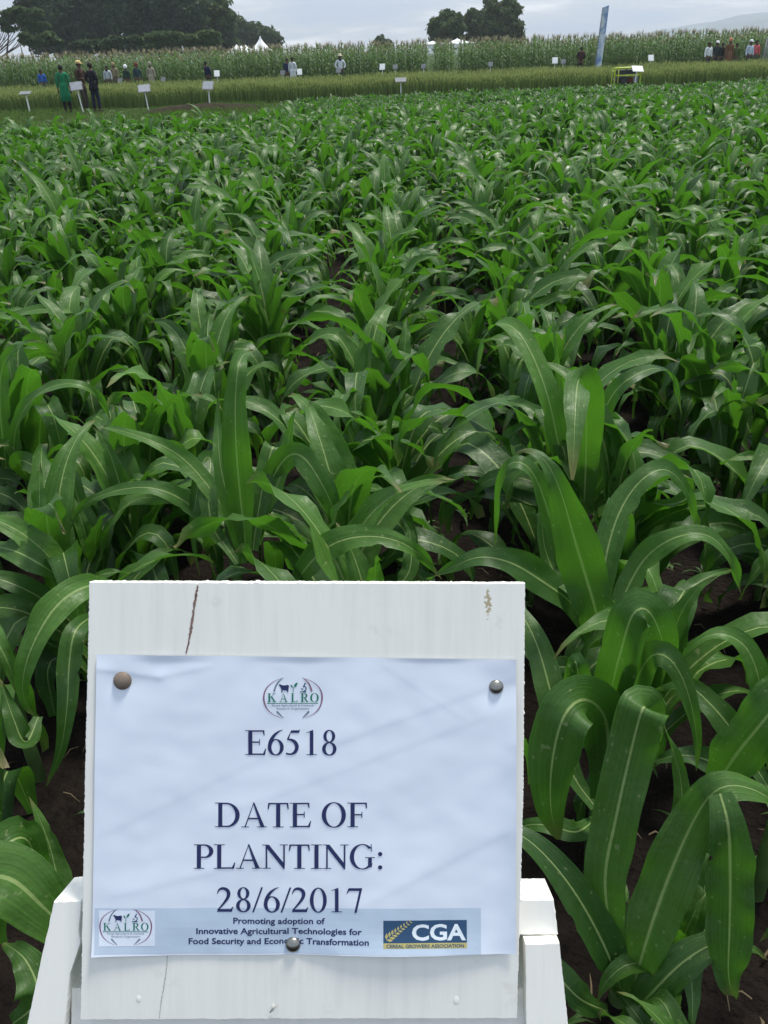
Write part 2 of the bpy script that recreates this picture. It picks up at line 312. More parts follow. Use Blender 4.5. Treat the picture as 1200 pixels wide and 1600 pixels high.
# hero plants: leaves follow the photographed ones as real ribbons; each point is (px, py, height above ground)
def smooth_path(pts, n):
    P = [Vector(p) for p in pts]; m = len(P); out_ = []
    for i in range(n + 1):
        t = i / n * (m - 1); k = min(int(t), m - 2); u = t - k
        p0, p1, p2, p3 = P[max(k - 1, 0)], P[k], P[k + 1], P[min(k + 2, m - 1)]
        out_.append(0.5 * ((2 * p1) + (p2 - p0) * u + (2 * p0 - 5 * p1 + 4 * p2 - p3) * u * u + (3 * p1 - p0 - 3 * p2 + p3) * u ** 3))
    return out_
def hero_leaf(parent, inv, pts, W, var=0.4, face=0.5, fold=0.2, roll=0.0, seed=0, shape=None):
    uv1 = .88 if shape is BLUNT else 1.0
    Q = smooth_path([at_h(*q) for q in pts], 160); cum = [0.0]
    for i in range(160): cum.append(cum[-1] + (Q[i + 1] - Q[i]).length)
    P = []; j = 0; NS = 46
    for i in range(NS + 1):
        d = cum[-1] * i / NS
        while j < 159 and cum[j + 1] < d: j += 1
        P.append(Q[j].lerp(Q[j + 1], (d - cum[j]) / max(1e-9, cum[j + 1] - cum[j])))
    for _ in range(2): P = [P[0]] + [(P[i - 1] + P[i] * 2 + P[i + 1]) / 4 for i in range(1, NS)] + [P[-1]]
    r = random.Random(seed + int(pts[0][0])); S = []; Nn = []; n = len(P)
    prev = None
    for i in range(n):
        t = (P[min(i + 1, n - 1)] - P[max(i - 1, 0)]).normalized(); tocam = (CAM - P[i]).normalized()
        h = (Vector((0, 0, 1)) * (1 - face) + tocam * face)
        nm = h - t * h.dot(t); nm.normalize(); sd_ = t.cross(nm).normalized()
        if prev is not None and sd_.dot(prev) < 0: sd_ = -sd_
        if prev is not None: sd_ = (sd_ + prev * 1.2).normalized(); sd_ = (sd_ - t * sd_.dot(t)).normalized()
        prev = sd_; q = Matrix.Rotation(roll, 3, t); s2 = q @ sd_; n2 = s2.cross(t)
        if n2.dot(h) < 0 and i == 0: n2 = n2
        S.append(s2); Nn.append(n2 if n2.dot(tocam) > 0 else -n2)
    b = MB(); ribbon(b, [inv @ p for p in P], [inv.to_3x3() @ x for x in S], [inv.to_3x3() @ x for x in Nn], W, var, 7, fold, 0.075, r.uniform(0, 6), r.uniform(16, 30), wide=shape, uv1=uv1)
    return b.build('leaf', M_LEAF, parent)
FAT = lambda s: (0.5 + 0.5 * min(1, s / .25)) * min(1, (1 - s) * 3.0 + 0.02) ** 0.6
BLUNT = lambda s: (0.55 + 0.45 * min(1, s / .3)) * (1.0 if s < .8 else 1 - (s - .8) * 2.2)
HERO = []
def hero(base_px, label, leaves, stalk_h=0.5, lean_to=None):
    bp_ = at_h(base_px[0], base_px[1], 0.0); bp_.z = -0.01
    root = empty('maize_plant', bp_); tag(root, label, 'maize plant'); inv = Matrix.Translation(-bp_)
    top = Vector((0, 0, stalk_h)) if lean_to is None else at_h(*lean_to) - bp_
    s = MB(); s.tube([(0, 0, -0.03), top * 0.4, top * 0.8, top, top * 1.08], [0.019, 0.018, 0.016, 0.013, 0.004], seg=10); s.build('stalk', M_STALK, root)
    for i, lf in enumerate(leaves):
        pts, W = lf[0], lf[1]; kw = lf[2] if len(lf) > 2 else {}
        hero_leaf(root, inv, pts, W, seed=i * 13, **kw)
    HERO.append(bp_); return root

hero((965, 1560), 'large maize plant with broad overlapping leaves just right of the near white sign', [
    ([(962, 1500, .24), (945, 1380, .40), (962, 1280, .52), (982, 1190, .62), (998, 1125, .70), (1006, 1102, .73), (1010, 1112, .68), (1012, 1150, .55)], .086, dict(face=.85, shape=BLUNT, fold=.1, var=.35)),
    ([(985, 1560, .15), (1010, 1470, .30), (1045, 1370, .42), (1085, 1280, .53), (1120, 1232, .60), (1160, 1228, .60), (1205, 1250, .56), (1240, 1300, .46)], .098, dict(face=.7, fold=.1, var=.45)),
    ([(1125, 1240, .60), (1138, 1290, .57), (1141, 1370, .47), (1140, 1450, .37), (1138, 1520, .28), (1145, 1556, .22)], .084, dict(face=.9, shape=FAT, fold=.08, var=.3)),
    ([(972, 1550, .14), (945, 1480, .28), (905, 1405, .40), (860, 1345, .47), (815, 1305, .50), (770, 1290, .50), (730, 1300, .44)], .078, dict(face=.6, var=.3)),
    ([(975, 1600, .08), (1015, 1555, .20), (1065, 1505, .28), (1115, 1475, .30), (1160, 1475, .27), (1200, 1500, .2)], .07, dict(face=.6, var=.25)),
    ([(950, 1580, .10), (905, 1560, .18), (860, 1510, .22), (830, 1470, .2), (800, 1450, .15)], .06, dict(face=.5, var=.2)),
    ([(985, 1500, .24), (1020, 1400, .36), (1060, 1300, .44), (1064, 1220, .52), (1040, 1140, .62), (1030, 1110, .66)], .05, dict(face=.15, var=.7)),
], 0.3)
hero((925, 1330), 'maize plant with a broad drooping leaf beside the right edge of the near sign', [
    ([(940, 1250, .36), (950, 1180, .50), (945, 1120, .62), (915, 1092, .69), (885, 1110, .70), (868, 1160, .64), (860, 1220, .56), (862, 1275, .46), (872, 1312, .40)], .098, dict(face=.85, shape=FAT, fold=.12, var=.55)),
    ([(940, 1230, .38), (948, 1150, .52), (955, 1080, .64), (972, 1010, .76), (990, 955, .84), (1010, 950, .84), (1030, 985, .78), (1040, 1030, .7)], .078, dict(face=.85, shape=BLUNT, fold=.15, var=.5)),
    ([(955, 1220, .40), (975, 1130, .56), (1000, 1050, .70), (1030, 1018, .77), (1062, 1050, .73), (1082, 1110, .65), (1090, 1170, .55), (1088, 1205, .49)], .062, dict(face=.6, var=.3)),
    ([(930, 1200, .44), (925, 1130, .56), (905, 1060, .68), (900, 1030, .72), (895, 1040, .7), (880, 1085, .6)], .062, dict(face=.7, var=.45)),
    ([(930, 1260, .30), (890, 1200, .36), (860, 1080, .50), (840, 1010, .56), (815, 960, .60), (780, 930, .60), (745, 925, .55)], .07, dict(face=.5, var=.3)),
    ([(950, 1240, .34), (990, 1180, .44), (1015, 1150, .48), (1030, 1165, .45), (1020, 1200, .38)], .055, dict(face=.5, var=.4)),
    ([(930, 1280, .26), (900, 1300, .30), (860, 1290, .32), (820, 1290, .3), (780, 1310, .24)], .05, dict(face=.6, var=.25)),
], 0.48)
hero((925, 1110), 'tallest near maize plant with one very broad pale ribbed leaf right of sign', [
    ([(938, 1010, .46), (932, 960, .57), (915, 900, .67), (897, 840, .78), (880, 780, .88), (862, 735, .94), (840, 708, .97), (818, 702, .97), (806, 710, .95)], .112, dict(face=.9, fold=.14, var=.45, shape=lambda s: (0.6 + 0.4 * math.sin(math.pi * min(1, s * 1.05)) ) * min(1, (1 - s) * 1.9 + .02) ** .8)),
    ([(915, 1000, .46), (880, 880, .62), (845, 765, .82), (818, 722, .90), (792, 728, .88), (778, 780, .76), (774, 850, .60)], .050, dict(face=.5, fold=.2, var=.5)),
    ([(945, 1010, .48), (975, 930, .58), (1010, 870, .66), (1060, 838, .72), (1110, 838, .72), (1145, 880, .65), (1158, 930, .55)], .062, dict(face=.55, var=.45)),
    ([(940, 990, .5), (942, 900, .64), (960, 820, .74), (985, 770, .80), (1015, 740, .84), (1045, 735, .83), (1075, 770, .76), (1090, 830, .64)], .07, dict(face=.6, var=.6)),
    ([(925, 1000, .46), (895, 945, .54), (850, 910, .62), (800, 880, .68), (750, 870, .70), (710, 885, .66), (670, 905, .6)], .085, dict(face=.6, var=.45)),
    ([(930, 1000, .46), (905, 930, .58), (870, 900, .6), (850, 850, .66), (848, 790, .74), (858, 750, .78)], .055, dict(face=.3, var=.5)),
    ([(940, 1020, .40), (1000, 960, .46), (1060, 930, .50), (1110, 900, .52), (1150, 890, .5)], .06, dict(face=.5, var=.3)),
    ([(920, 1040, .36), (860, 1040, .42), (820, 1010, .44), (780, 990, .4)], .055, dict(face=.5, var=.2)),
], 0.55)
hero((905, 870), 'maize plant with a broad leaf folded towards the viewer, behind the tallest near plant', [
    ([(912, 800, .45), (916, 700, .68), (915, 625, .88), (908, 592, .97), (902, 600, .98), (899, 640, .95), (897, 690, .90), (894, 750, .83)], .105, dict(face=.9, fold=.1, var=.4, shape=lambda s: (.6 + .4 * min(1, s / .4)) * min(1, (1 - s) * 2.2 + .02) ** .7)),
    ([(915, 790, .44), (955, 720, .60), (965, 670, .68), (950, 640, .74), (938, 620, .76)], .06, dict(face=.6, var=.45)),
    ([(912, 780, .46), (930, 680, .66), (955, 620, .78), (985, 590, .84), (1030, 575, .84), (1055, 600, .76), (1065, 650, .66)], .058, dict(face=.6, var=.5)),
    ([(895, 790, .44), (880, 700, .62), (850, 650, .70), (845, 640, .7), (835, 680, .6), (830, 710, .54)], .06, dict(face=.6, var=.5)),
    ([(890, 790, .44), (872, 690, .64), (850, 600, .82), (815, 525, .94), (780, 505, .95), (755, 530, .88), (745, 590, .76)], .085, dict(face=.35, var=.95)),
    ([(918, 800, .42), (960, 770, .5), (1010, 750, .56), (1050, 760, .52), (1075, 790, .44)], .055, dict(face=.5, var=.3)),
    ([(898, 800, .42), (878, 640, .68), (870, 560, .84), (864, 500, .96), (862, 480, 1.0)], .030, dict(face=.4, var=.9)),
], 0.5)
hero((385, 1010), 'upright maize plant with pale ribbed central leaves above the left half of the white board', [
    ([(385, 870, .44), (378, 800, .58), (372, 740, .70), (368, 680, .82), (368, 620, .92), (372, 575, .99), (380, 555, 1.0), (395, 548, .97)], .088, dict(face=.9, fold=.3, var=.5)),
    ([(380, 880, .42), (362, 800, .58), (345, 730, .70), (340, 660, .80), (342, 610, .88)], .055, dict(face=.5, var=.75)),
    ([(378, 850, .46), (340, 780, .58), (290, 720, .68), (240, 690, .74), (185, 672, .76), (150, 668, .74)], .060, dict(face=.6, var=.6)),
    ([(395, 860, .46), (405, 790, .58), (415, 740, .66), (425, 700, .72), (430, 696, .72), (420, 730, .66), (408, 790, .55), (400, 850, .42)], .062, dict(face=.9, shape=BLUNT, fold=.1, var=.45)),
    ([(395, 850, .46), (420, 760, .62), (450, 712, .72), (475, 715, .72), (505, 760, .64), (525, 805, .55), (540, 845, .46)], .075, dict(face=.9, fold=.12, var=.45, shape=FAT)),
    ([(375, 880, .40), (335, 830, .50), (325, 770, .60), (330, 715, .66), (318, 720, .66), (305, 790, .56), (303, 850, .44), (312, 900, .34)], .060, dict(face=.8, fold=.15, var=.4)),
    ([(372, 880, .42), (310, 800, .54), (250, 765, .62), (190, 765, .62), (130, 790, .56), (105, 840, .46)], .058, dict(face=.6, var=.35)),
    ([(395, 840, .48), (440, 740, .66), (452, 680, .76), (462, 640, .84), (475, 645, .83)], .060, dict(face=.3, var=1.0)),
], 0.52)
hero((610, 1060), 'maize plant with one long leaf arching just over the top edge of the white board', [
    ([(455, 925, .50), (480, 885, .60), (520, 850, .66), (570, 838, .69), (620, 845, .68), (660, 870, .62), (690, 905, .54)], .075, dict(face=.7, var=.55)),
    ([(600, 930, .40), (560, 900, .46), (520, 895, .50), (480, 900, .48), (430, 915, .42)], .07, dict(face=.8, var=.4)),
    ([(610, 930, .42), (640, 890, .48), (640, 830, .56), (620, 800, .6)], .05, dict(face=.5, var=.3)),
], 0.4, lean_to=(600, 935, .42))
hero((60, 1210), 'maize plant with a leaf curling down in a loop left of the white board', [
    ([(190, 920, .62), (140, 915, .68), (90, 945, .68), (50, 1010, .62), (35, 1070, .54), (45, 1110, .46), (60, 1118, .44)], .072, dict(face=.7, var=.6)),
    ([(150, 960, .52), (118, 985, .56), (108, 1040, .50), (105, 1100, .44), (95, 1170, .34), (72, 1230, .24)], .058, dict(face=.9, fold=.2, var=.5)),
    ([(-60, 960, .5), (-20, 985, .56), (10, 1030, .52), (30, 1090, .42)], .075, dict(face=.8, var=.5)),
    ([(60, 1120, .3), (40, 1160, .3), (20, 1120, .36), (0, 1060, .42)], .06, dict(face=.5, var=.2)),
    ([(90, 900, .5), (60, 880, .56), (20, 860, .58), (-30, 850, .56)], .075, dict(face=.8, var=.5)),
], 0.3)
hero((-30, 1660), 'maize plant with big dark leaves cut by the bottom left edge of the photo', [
    ([(-10, 1480, .40), (-30, 1420, .5), (-40, 1380, .54), (10, 1370, .55), (60, 1410, .50), (110, 1470, .40), (120, 1560, .28)], .12, dict(face=.9, var=.5, fold=.1)),
    ([(110, 1480, .20), (95, 1400, .28), (80, 1330, .36), (60, 1275, .42), (45, 1245, .45)], .058, dict(face=.9, fold=.12, var=.55)),
    ([(-40, 1460, .4), (-20, 1370, .5), (10, 1320, .54), (40, 1310, .52), (60, 1350, .44), (80, 1400, .36)], .085, dict(face=.7, var=.55)),
    ([(20, 1600, .2), (60, 1560, .26), (40, 1500, .3), (0, 1470, .3)], .08, dict(face=.7, var=.3)),
], 0.4)
hero((1180, 1400), 'maize plant whose bright lower leaf reaches in from the right edge of the photo', [
    ([(1120, 1225, .46), (1150, 1180, .54), (1190, 1130, .62), (1240, 1070, .70), (1290, 1030, .76)], .10, dict(face=.6, var=.8, shape=FAT)),
    ([(1200, 1230, .46), (1150, 1150, .52), (1110, 1100, .56), (1070, 1070, .56), (1020, 1080, .5)], .058, dict(face=.8, var=.3)),
    ([(1170, 1230, .42), (1110, 1190, .46), (1060, 1180, .46), (1010, 1195, .42)], .055, dict(face=.6, var=.3)),
    ([(1210, 1220, .46), (1180, 1040, .70), (1130, 990, .76), (1080, 1010, .72), (1055, 1050, .62)], .05, dict(face=.4, var=.7)),
    ([(1200, 1240, .40), (1250, 1330, .36), (1230, 1420, .26), (1190, 1470, .18)], .07, dict(face=.7, var=.2)),
], 0.48)
hero((60, 800), 'broad leaved bright green maize plant at the left edge, above the sign level', [
    ([(20, 720, .42), (25, 670, .56), (45, 630, .68), (80, 605, .76), (120, 600, .78), (155, 620, .72), (175, 660, .6)], .066, dict(face=.55, var=.7)),
    ([(10, 730, .40), (0, 640, .62), (5, 570, .78), (40, 535, .88), (70, 535, .88)], .075, dict(face=.6, var=.5)),
    ([(30, 730, .40), (15, 690, .5), (-20, 680, .5), (-60, 720, .4)], .08, dict(face=.2, var=1.0)),
    ([(45, 750, .36), (30, 720, .5), (60, 735, .5), (80, 790, .4), (95, 850, .28)], .07, dict(face=.9, var=.4)),
], 0.45)

# random plants in rows that run away from the camera
DIRR = Vector((math.tan(R_(3.0)), 1, 0)).normalized(); PER = Vector((DIRR.y, -DIRR.x, 0))
ROWX0 = at_h(925, 1010, 0).dot(PER); ROWS = 0.74
spots = []
rr = random.Random(21)
for k in range(-42, 43):
    u0 = ROWX0 + k * ROWS; v = -0.2
    while v < 23.5:
        v += rr.uniform(0.11, 0.21) if v > 1.6 else rr.uniform(.14, .25)
        p = PER * (u0 + rr.gauss(0, 0.05 + min(.11, .012 * v))) + DIRR * v
        end = 20.0 + 0.10 * p.x + 0.5 * noise.noise((p.x * 0.4, 0, 0))
        if p.y > end or p.y < 0.35: continue
        if abs(p.x) > 0.56 * p.y + 1.1: continue
        if rr.random() < 0.05: continue
        small = .22 < p.x and p.y < 1.15
        if small and rr.random() < .3: continue
        if p.y < 1.0 and abs(p.x + 0.08) < 0.36: continue
        if p.y < 4 and not small and any((p - Vector((h.x, h.y, 0))).length < (.36 if h.y < 1.25 else (.24 if h.y < 1.8 else .15)) for h in HERO): continue
        spots.append((p.x, p.y, k, small))
spots.sort(key=lambda q: math.hypot(q[0], q[1] * 1.0))
NEAR, MID = 70, 290 - len(HERO)
protos = []
for i in range(9):
    st, lv = plant_parts(100 + i, 0.98, 5, 18)
    protos.append((st.mesh('stalk', M_STALK), [b.mesh('leaf', M_LEAF) for b in lv]))
mids = []
for i in range(10):
    st, lv = plant_parts(300 + i, 0.95, 5, 11); b = MB()
    for q in lv: b.merge(q)
    sb = MB(); sb.merge(st)
    for k in range(len(b.m)): b.m[k] = 0
    sb.m = [1] * len(sb.m); b.merge(sb); mids.append(b.mesh('maize_plant', [M_LEAF, M_STALK]))
def side_word(x, y):
    r_ = x / max(y, .5)
    return 'left' if r_ < -0.17 else ('right' if r_ > 0.17 else 'middle')
_o = ['nearest', 'second', 'third', 'fourth', 'fifth', 'sixth', 'seventh', 'eighth', 'ninth', 'tenth', 'eleventh', 'twelfth', 'thirteenth', 'fourteenth', 'fifteenth', 'sixteenth', 'seventeenth', 'eighteenth', 'nineteenth']
ORD = list(_o)
for tw in ('twent', 'thirt', 'fort', 'fift', 'sixt'): ORD += [tw + 'ieth'] + [tw + 'y-' + q for q in ['first'] + _o[1:9]]
def row_word(k):
    if k == -1: return 'the row directly behind the sign'
    n = k if k >= 0 else -2 - k
    return 'the %s row %s of the sign' % ((['first'] + ORD[1:30])[n], 'right' if k >= 0 else 'left')
heroes_rc = [(round((h.dot(PER) - ROWX0) / ROWS), h.y) for h in HERO]
def rank(k, y): return sum(1 for q in spots if q[2] == k and q[1] < y) + sum(1 for q in heroes_rc if q[0] == k and q[1] < y)
for i, (x, y, rk, small) in enumerate(spots[:MID]):
    sc_ = rr.uniform(.34, .46) if small else rr.uniform(0.74, 1.10)
    if i < NEAR:
        sm, lm = protos[rr.randrange(len(protos))]; root = empty('maize_plant', (x, y, -0.01), rr.uniform(0, 6.28)); root.scale = (sc_,) * 3
        for nm, me in [('stalk', sm)] + [('leaf', m_) for m_ in lm]:
            o = bpy.data.objects.new(nm, me); COL.objects.link(o); o.parent = root
        g = 'near maize plants in the %s of the rows' % side_word(x, y)
        n_ = rank(rk, y); lb = 'leafy maize plant, %s back in %s' % (ORD[n_], row_word(rk))
    else:
        root = bpy.data.objects.new('maize_plant', mids[rr.randrange(len(mids))]); COL.objects.link(root); root.location = (x, y, -0.01); root.rotation_euler = (0, 0, rr.uniform(0, 6.28)); root.scale = (sc_,) * 3
        g = 'maize plants of the middle field, %s' % side_word(x, y)
        lb = 'green maize plant, %s back in %s' % (ORD[rank(rk, y)], row_word(rk))
    tag(root, lb, 'maize plant', g)
# the rest of the field as one object
def scatter(name, templates, places, mats, r, smin, smax, sink=0.0):
    """templates: list of MB; joins a transformed copy for each place with numpy"""
    T = []
    for b in templates:
        V = np.concatenate(b.v); T.append((V, np.concatenate(b.uv), np.concatenate(b.a), np.array([len(f) for f in b.f]), np.array([i for f in b.f for i in f]), np.array(b.m)))
    Vs, UVs, As, Ls, Is, Ms = [], [], [], [], [], []; off = 0
    for (x, y) in places:
        V, uv, a, ln, idx, mi = T[r.randrange(len(T))]; q = r.uniform(0, 6.2832); s = r.uniform(smin, smax); c, sn = math.cos(q) * s, math.sin(q) * s
        W = np.empty_like(V); W[:, 0] = V[:, 0] * c - V[:, 1] * sn + x; W[:, 1] = V[:, 0] * sn + V[:, 1] * c + y; W[:, 2] = V[:, 2] * s - sink
        Vs.append(W); UVs.append(uv); As.append(np.clip(a + r.uniform(-.3, .3), 0, 1)); Ls.append(ln); Is.append(idx + off); Ms.append(mi); off += len(V)
    V = np.concatenate(Vs); ln = np.concatenate(Ls); idx = np.concatenate(Is); uv = np.concatenate(UVs)
    me = bpy.data.meshes.new(name); me.vertices.add(len(V)); me.vertices.foreach_set('co', V.ravel()); me.loops.add(len(idx)); me.loops.foreach_set('vertex_index', idx)
    me.polygons.add(len(ln)); st = np.concatenate(([0], np.cumsum(ln)[:-1])); me.polygons.foreach_set('loop_start', st); me.polygons.foreach_set('loop_total', ln)
    me.polygons.foreach_set('material_index', np.concatenate(Ms)); me.polygons.foreach_set('use_smooth', np.ones(len(ln), bool))
    for m in mats: me.materials.append(m)
    me.uv_layers.new(name='UVMap').data.foreach_set('uv', uv[idx].ravel()); me.attributes.new('var', 'FLOAT', 'POINT').data.foreach_set('value', np.concatenate(As))
    me.update(calc_edges=True); me.validate(); o = bpy.data.objects.new(name, me); COL.objects.link(o); return o
def joined(st, lv):
    b = MB()
    for q in lv: b.merge(q)
    st.m = [1] * len(st.m); b.merge(st); return b
tf = [joined(*plant_parts(500 + i, 0.95, 3, 8)) for i in range(14)]
print('plants', len(spots))
o = scatter('maize_field', tf, [q[:2] for q in spots[MID:]], [M_LEAF, M_STALK], random.Random(5), 0.70, 1.12)
tag(o, 'dense far part of the young maize field reaching back to the lane', 'maize crop', kind='stuff')

# little weeds and dry litter on the soil
def litter():
    r = random.Random(3); b = MB()
    for _ in range(520):
        y = r.uniform(0.4, 6); x = r.uniform(-.55 * y - .4, .55 * y + .4); L_ = r.uniform(.02, .07); a = r.uniform(0, 6.28); z = r.uniform(.012, .03)
        d = Vector((math.cos(a), math.sin(a), r.uniform(-.1, .15))) * L_; s = Vector((-math.sin(a), math.cos(a), 0)) * r.uniform(.001, .003); p = Vector((x, y, z))
        b.add([p - s, p + s, p + d * .5 + s + Vector((0, 0, .012)), p + d * .5 - s + Vector((0, 0, .012)), p + d + s * .3, p + d - s * .3], [(0, 1, 2, 3), (3, 2, 4, 5)])
    tag(b.build('dry_litter', mat('straw', (0.10, 0.075, 0.045), .9, var=.4)), 'bits of dry straw and stalk scattered on the dark soil', 'litter', kind='stuff')
    b = MB()
    for _ in range(90):
        y = r.uniform(0.5, 5); x = r.uniform(-.5 * y - .2, .5 * y + .3); n = r.randrange(4, 9)
        for k in range(n):
            arc_leaf(b, r, (x, y, 0), r.uniform(0, 6.28), r.uniform(.03, .10), r.uniform(.006, .016), R_(r.uniform(35, 75)), 1.6, 1.4, 3, 4, var=r.random())
    tag(b.build('weeds', M_LEAF), 'small green weeds sprouting between the maize rows', 'weeds', kind='stuff')
litter()

# ------------------------------------------------------------------ lane, low crop, wheat, tall maize
def blades(name, n, area, hfn, wd, mats, label, cat, seed, headcol=False, head=0.10):
    r = np.random.RandomState(seed); x, y = area(r, n); h = hfn(r, n, x, y); a = r.uniform(0, np.pi, n); le = r.uniform(0, 6.28, n); ld = r.uniform(0, .16, n) * h
    w_ = wd * r.uniform(.6, 1.3, n); sx, sy = np.cos(a) * w_ / 2, np.sin(a) * w_ / 2; lx, ly = np.cos(le) * ld, np.sin(le) * ld
    V = np.zeros((n, 8, 3))
    for k, (f, ws) in enumerate(((0, .8), (.55, 1.0), (1 - head, .8))):
        for q, sg in ((0, -1), (1, 1)):
            V[:, 2 * k + q, 0] = x + lx * f * f + sg * sx * ws; V[:, 2 * k + q, 1] = y + ly * f * f + sg * sy * ws; V[:, 2 * k + q, 2] = h * f
    for q, sg in ((0, -1), (1, 1)):
        V[:, 6 + q, 0] = x + lx * 1.1 + sg * sx * .6; V[:, 6 + q, 1] = y + ly * 1.1 + sg * sy * .6; V[:, 6 + q, 2] = h
    b = np.arange(n)[:, None] * 8; idx = np.concatenate([b + np.array(t) for t in ((0, 1, 3, 2), (2, 3, 5, 4), (4, 5, 7, 6))], axis=1).ravel()
    me = bpy.data.meshes.new(name); me.vertices.add(n * 8); me.vertices.foreach_set('co', V.ravel()); me.loops.add(n * 12); me.loops.foreach_set('vertex_index', idx)
    me.polygons.add(n * 3); me.polygons.foreach_set('loop_start', np.arange(n * 3) * 4); me.polygons.foreach_set('loop_total', np.full(n * 3, 4))
    if len(mats) > 1: me.polygons.foreach_set('material_index', np.tile([0, 0, 1], n))
    for m in mats: me.materials.append(m)
    me.uv_layers.new(name='UVMap').data.foreach_set('uv', np.full(n * 24, .2)); me.attributes.new('var', 'FLOAT', 'POINT').data.foreach_set('value', np.repeat(r.uniform(0, 1, n), 8))
    me.update(calc_edges=True); me.validate(); o = bpy.data.objects.new(name, me); COL.objects.link(o); tag(o, label, cat, kind='stuff'); return o
M_WST = leafmat('wheat_stem', (0.060, 0.105, 0.032), (0.12, 0.175, 0.055), (0.14, 0.2, 0.07), (0.14, 0.22, 0.05), rough=.7, spots=False, spec=.2)
M_WHD = leafmat('wheat_head', (0.21, 0.27, 0.08), (0.34, 0.38, 0.13), (0.25, 0.27, 0.12), (0.30, 0.34, 0.10), rough=.8, spots=False, spec=.15)
def wheat_h(r, n, x, y):
    bed = 0.03 * np.sin(x * 0.9) + 0.03 * np.sin(x * 2.3 + y * 3) + .02 * np.sin(x * 7 + y * 2)
    return (0.74 + bed) * r.uniform(.78, 1.14, n) * np.clip(.82 + (y - 39.4) * .25, 0, 1)
def a_front(r, n): y = 39.4 + r.uniform(0, 1, n) ** .8 * 1.6; return r.uniform(-26, 27, n), y
def a_top(r, n): return r.uniform(-28, 30, n), 40 + r.uniform(0, 1, n) ** 1.2 * 13
blades('wheat_field', 70000, lambda r, n: tuple(np.concatenate(t) for t in zip(a_front(r, n // 3), a_top(r, n - n // 3))), wheat_h, 0.022, [M_WST, M_WHD],
       'strip of wheat with pale yellow green heads across the field behind the lane', 'wheat crop', 11, head=0.13)
M_GR = leafmat('grass_blade', (0.05, 0.10, 0.022), (0.14, 0.18, 0.05), (0.1, 0.15, 0.05), (0.1, 0.2, 0.03), rough=.7, spots=False, spec=.2)
blades('grass', 60000, lambda r, n: (r.uniform(-28, 28, n), r.uniform(25, 40, n)), lambda r, n, x, y: r.uniform(.04, .14, n) * (1 + .5 * np.sin(x * .8)), 0.03, [M_GR], 'short green grass on the lane in front of the wheat', 'grass', 12)
# dark leafy low crop beyond the maize, middle and right
def low_crop():
    r = random.Random(8); T = []
    for s in range(5):
        b = MB()
        for k in range(26):
            arc_leaf(b, r, (r.uniform(-.1, .1), r.uniform(-.1, .1), r.uniform(.02, .12)), r.uniform(0, 6.28), r.uniform(.12, .26), r.uniform(.05, .09), R_(r.uniform(30, 85)), r.uniform(.6, 1.8), 1.4, 3, 3, var=r.random() * .6)
        T.append(b)
    pl = []
    for _ in range(1900):
        x, y = r.uniform(-3.5, 24), r.uniform(24, 38.5)
        if x < -3.5 + (y - 24) * .05 or (y > 37 and x < 2): continue
        pl.append((x, y))
    tag(scatter('low_crop', T, pl, [M_LEAF], r, .9, 1.5), 'low dark green leafy crop between the maize and the wheat', 'leafy crop', kind='stuff')
low_crop()
# bare soil bank on the lane
def bank():
    b = MB(); V = []; n = 60; p0, p1 = gx(222, 35.0), gx(405, 35.6)
    for i in range(n + 1):
        u = i / n; c = p0.lerp(p1, u); e_ = math.sin(math.pi * u) ** .35
        for k in range(9):
            q = k / 8; V.append((c.x, c.y + (q - .5) * 2.0, -0.02 + e_ * (0.26 * math.sin(math.pi * q) + .05 * noise.noise((c.x * 2, q * 3, 0)) + 0.04 * noise.noise((c.x * 7, q * 9, 0)))))
    b.add(V, [(i * 9 + k, (i + 1) * 9 + k, (i + 1) * 9 + k + 1, i * 9 + k + 1) for i in range(n) for k in range(8)])
    tag(b.build('soil_bank', mat('bank_soil', (0.026, 0.021, 0.012), .95, .1, var=.4, scale=3, bump=.6, bscale=9)), kind='structure')
bank()
# tall tasselling maize
def tall():
    r = random.Random(31); T = []
    for s in range(12):
        b = MB(); H = 2.5; b.tube([(0, 0, 0), (.02, 0, 1.2), (.03, .02, 2.1)], [.02, .016, .01], 4, mi=1)
        az0 = r.uniform(0, 6.28)
        for k in range(14):
            u = k / 13; arc_leaf(b, r, (.02, 0, .35 + 1.65 * u), az0 + math.pi * k + r.uniform(-.6, .6), r.uniform(.6, .95) * (1 - .35 * u * u), r.uniform(.07, .105), R_(r.uniform(45, 75)), R_(r.uniform(70, 150)), 1.6, 3, 5, var=r.random())
        for k in range(7):
            a = r.uniform(0, 6.28); t = r.uniform(.02, .14); b.tube([(.03, .02, 2.05), (.03 + math.cos(a) * t * .6, .02 + math.sin(a) * t * .6, 2.2), (.03 + math.cos(a) * t, .02 + math.sin(a) * t, 2.2 + r.uniform(.08, .22))], [.007, .010, .004], 3, mi=2)
        T.append(b)
    pl = []
    for row in range(11):
        y0 = 60 + row * .75; x = -40.0
        while x < 42:
            x += r.uniform(.17, .36)
            if row > 5 and r.random() < .3: continue
            c_ = 600 + (x - gx(600, y0).x) / (y0 * MX)
            if 668 < c_ < 680 or 710 < c_ < 717: continue
            pl.append((x, y0 + r.gauss(0, .12) + .02 * x))
    tag(scatter('tall_maize', T, pl, [M_TALL, M_STALK, M_TASSEL], r, .78, 1.08), 'tall tasselling maize standing as a wall behind the wheat', 'tall maize crop', kind='stuff')
tall()

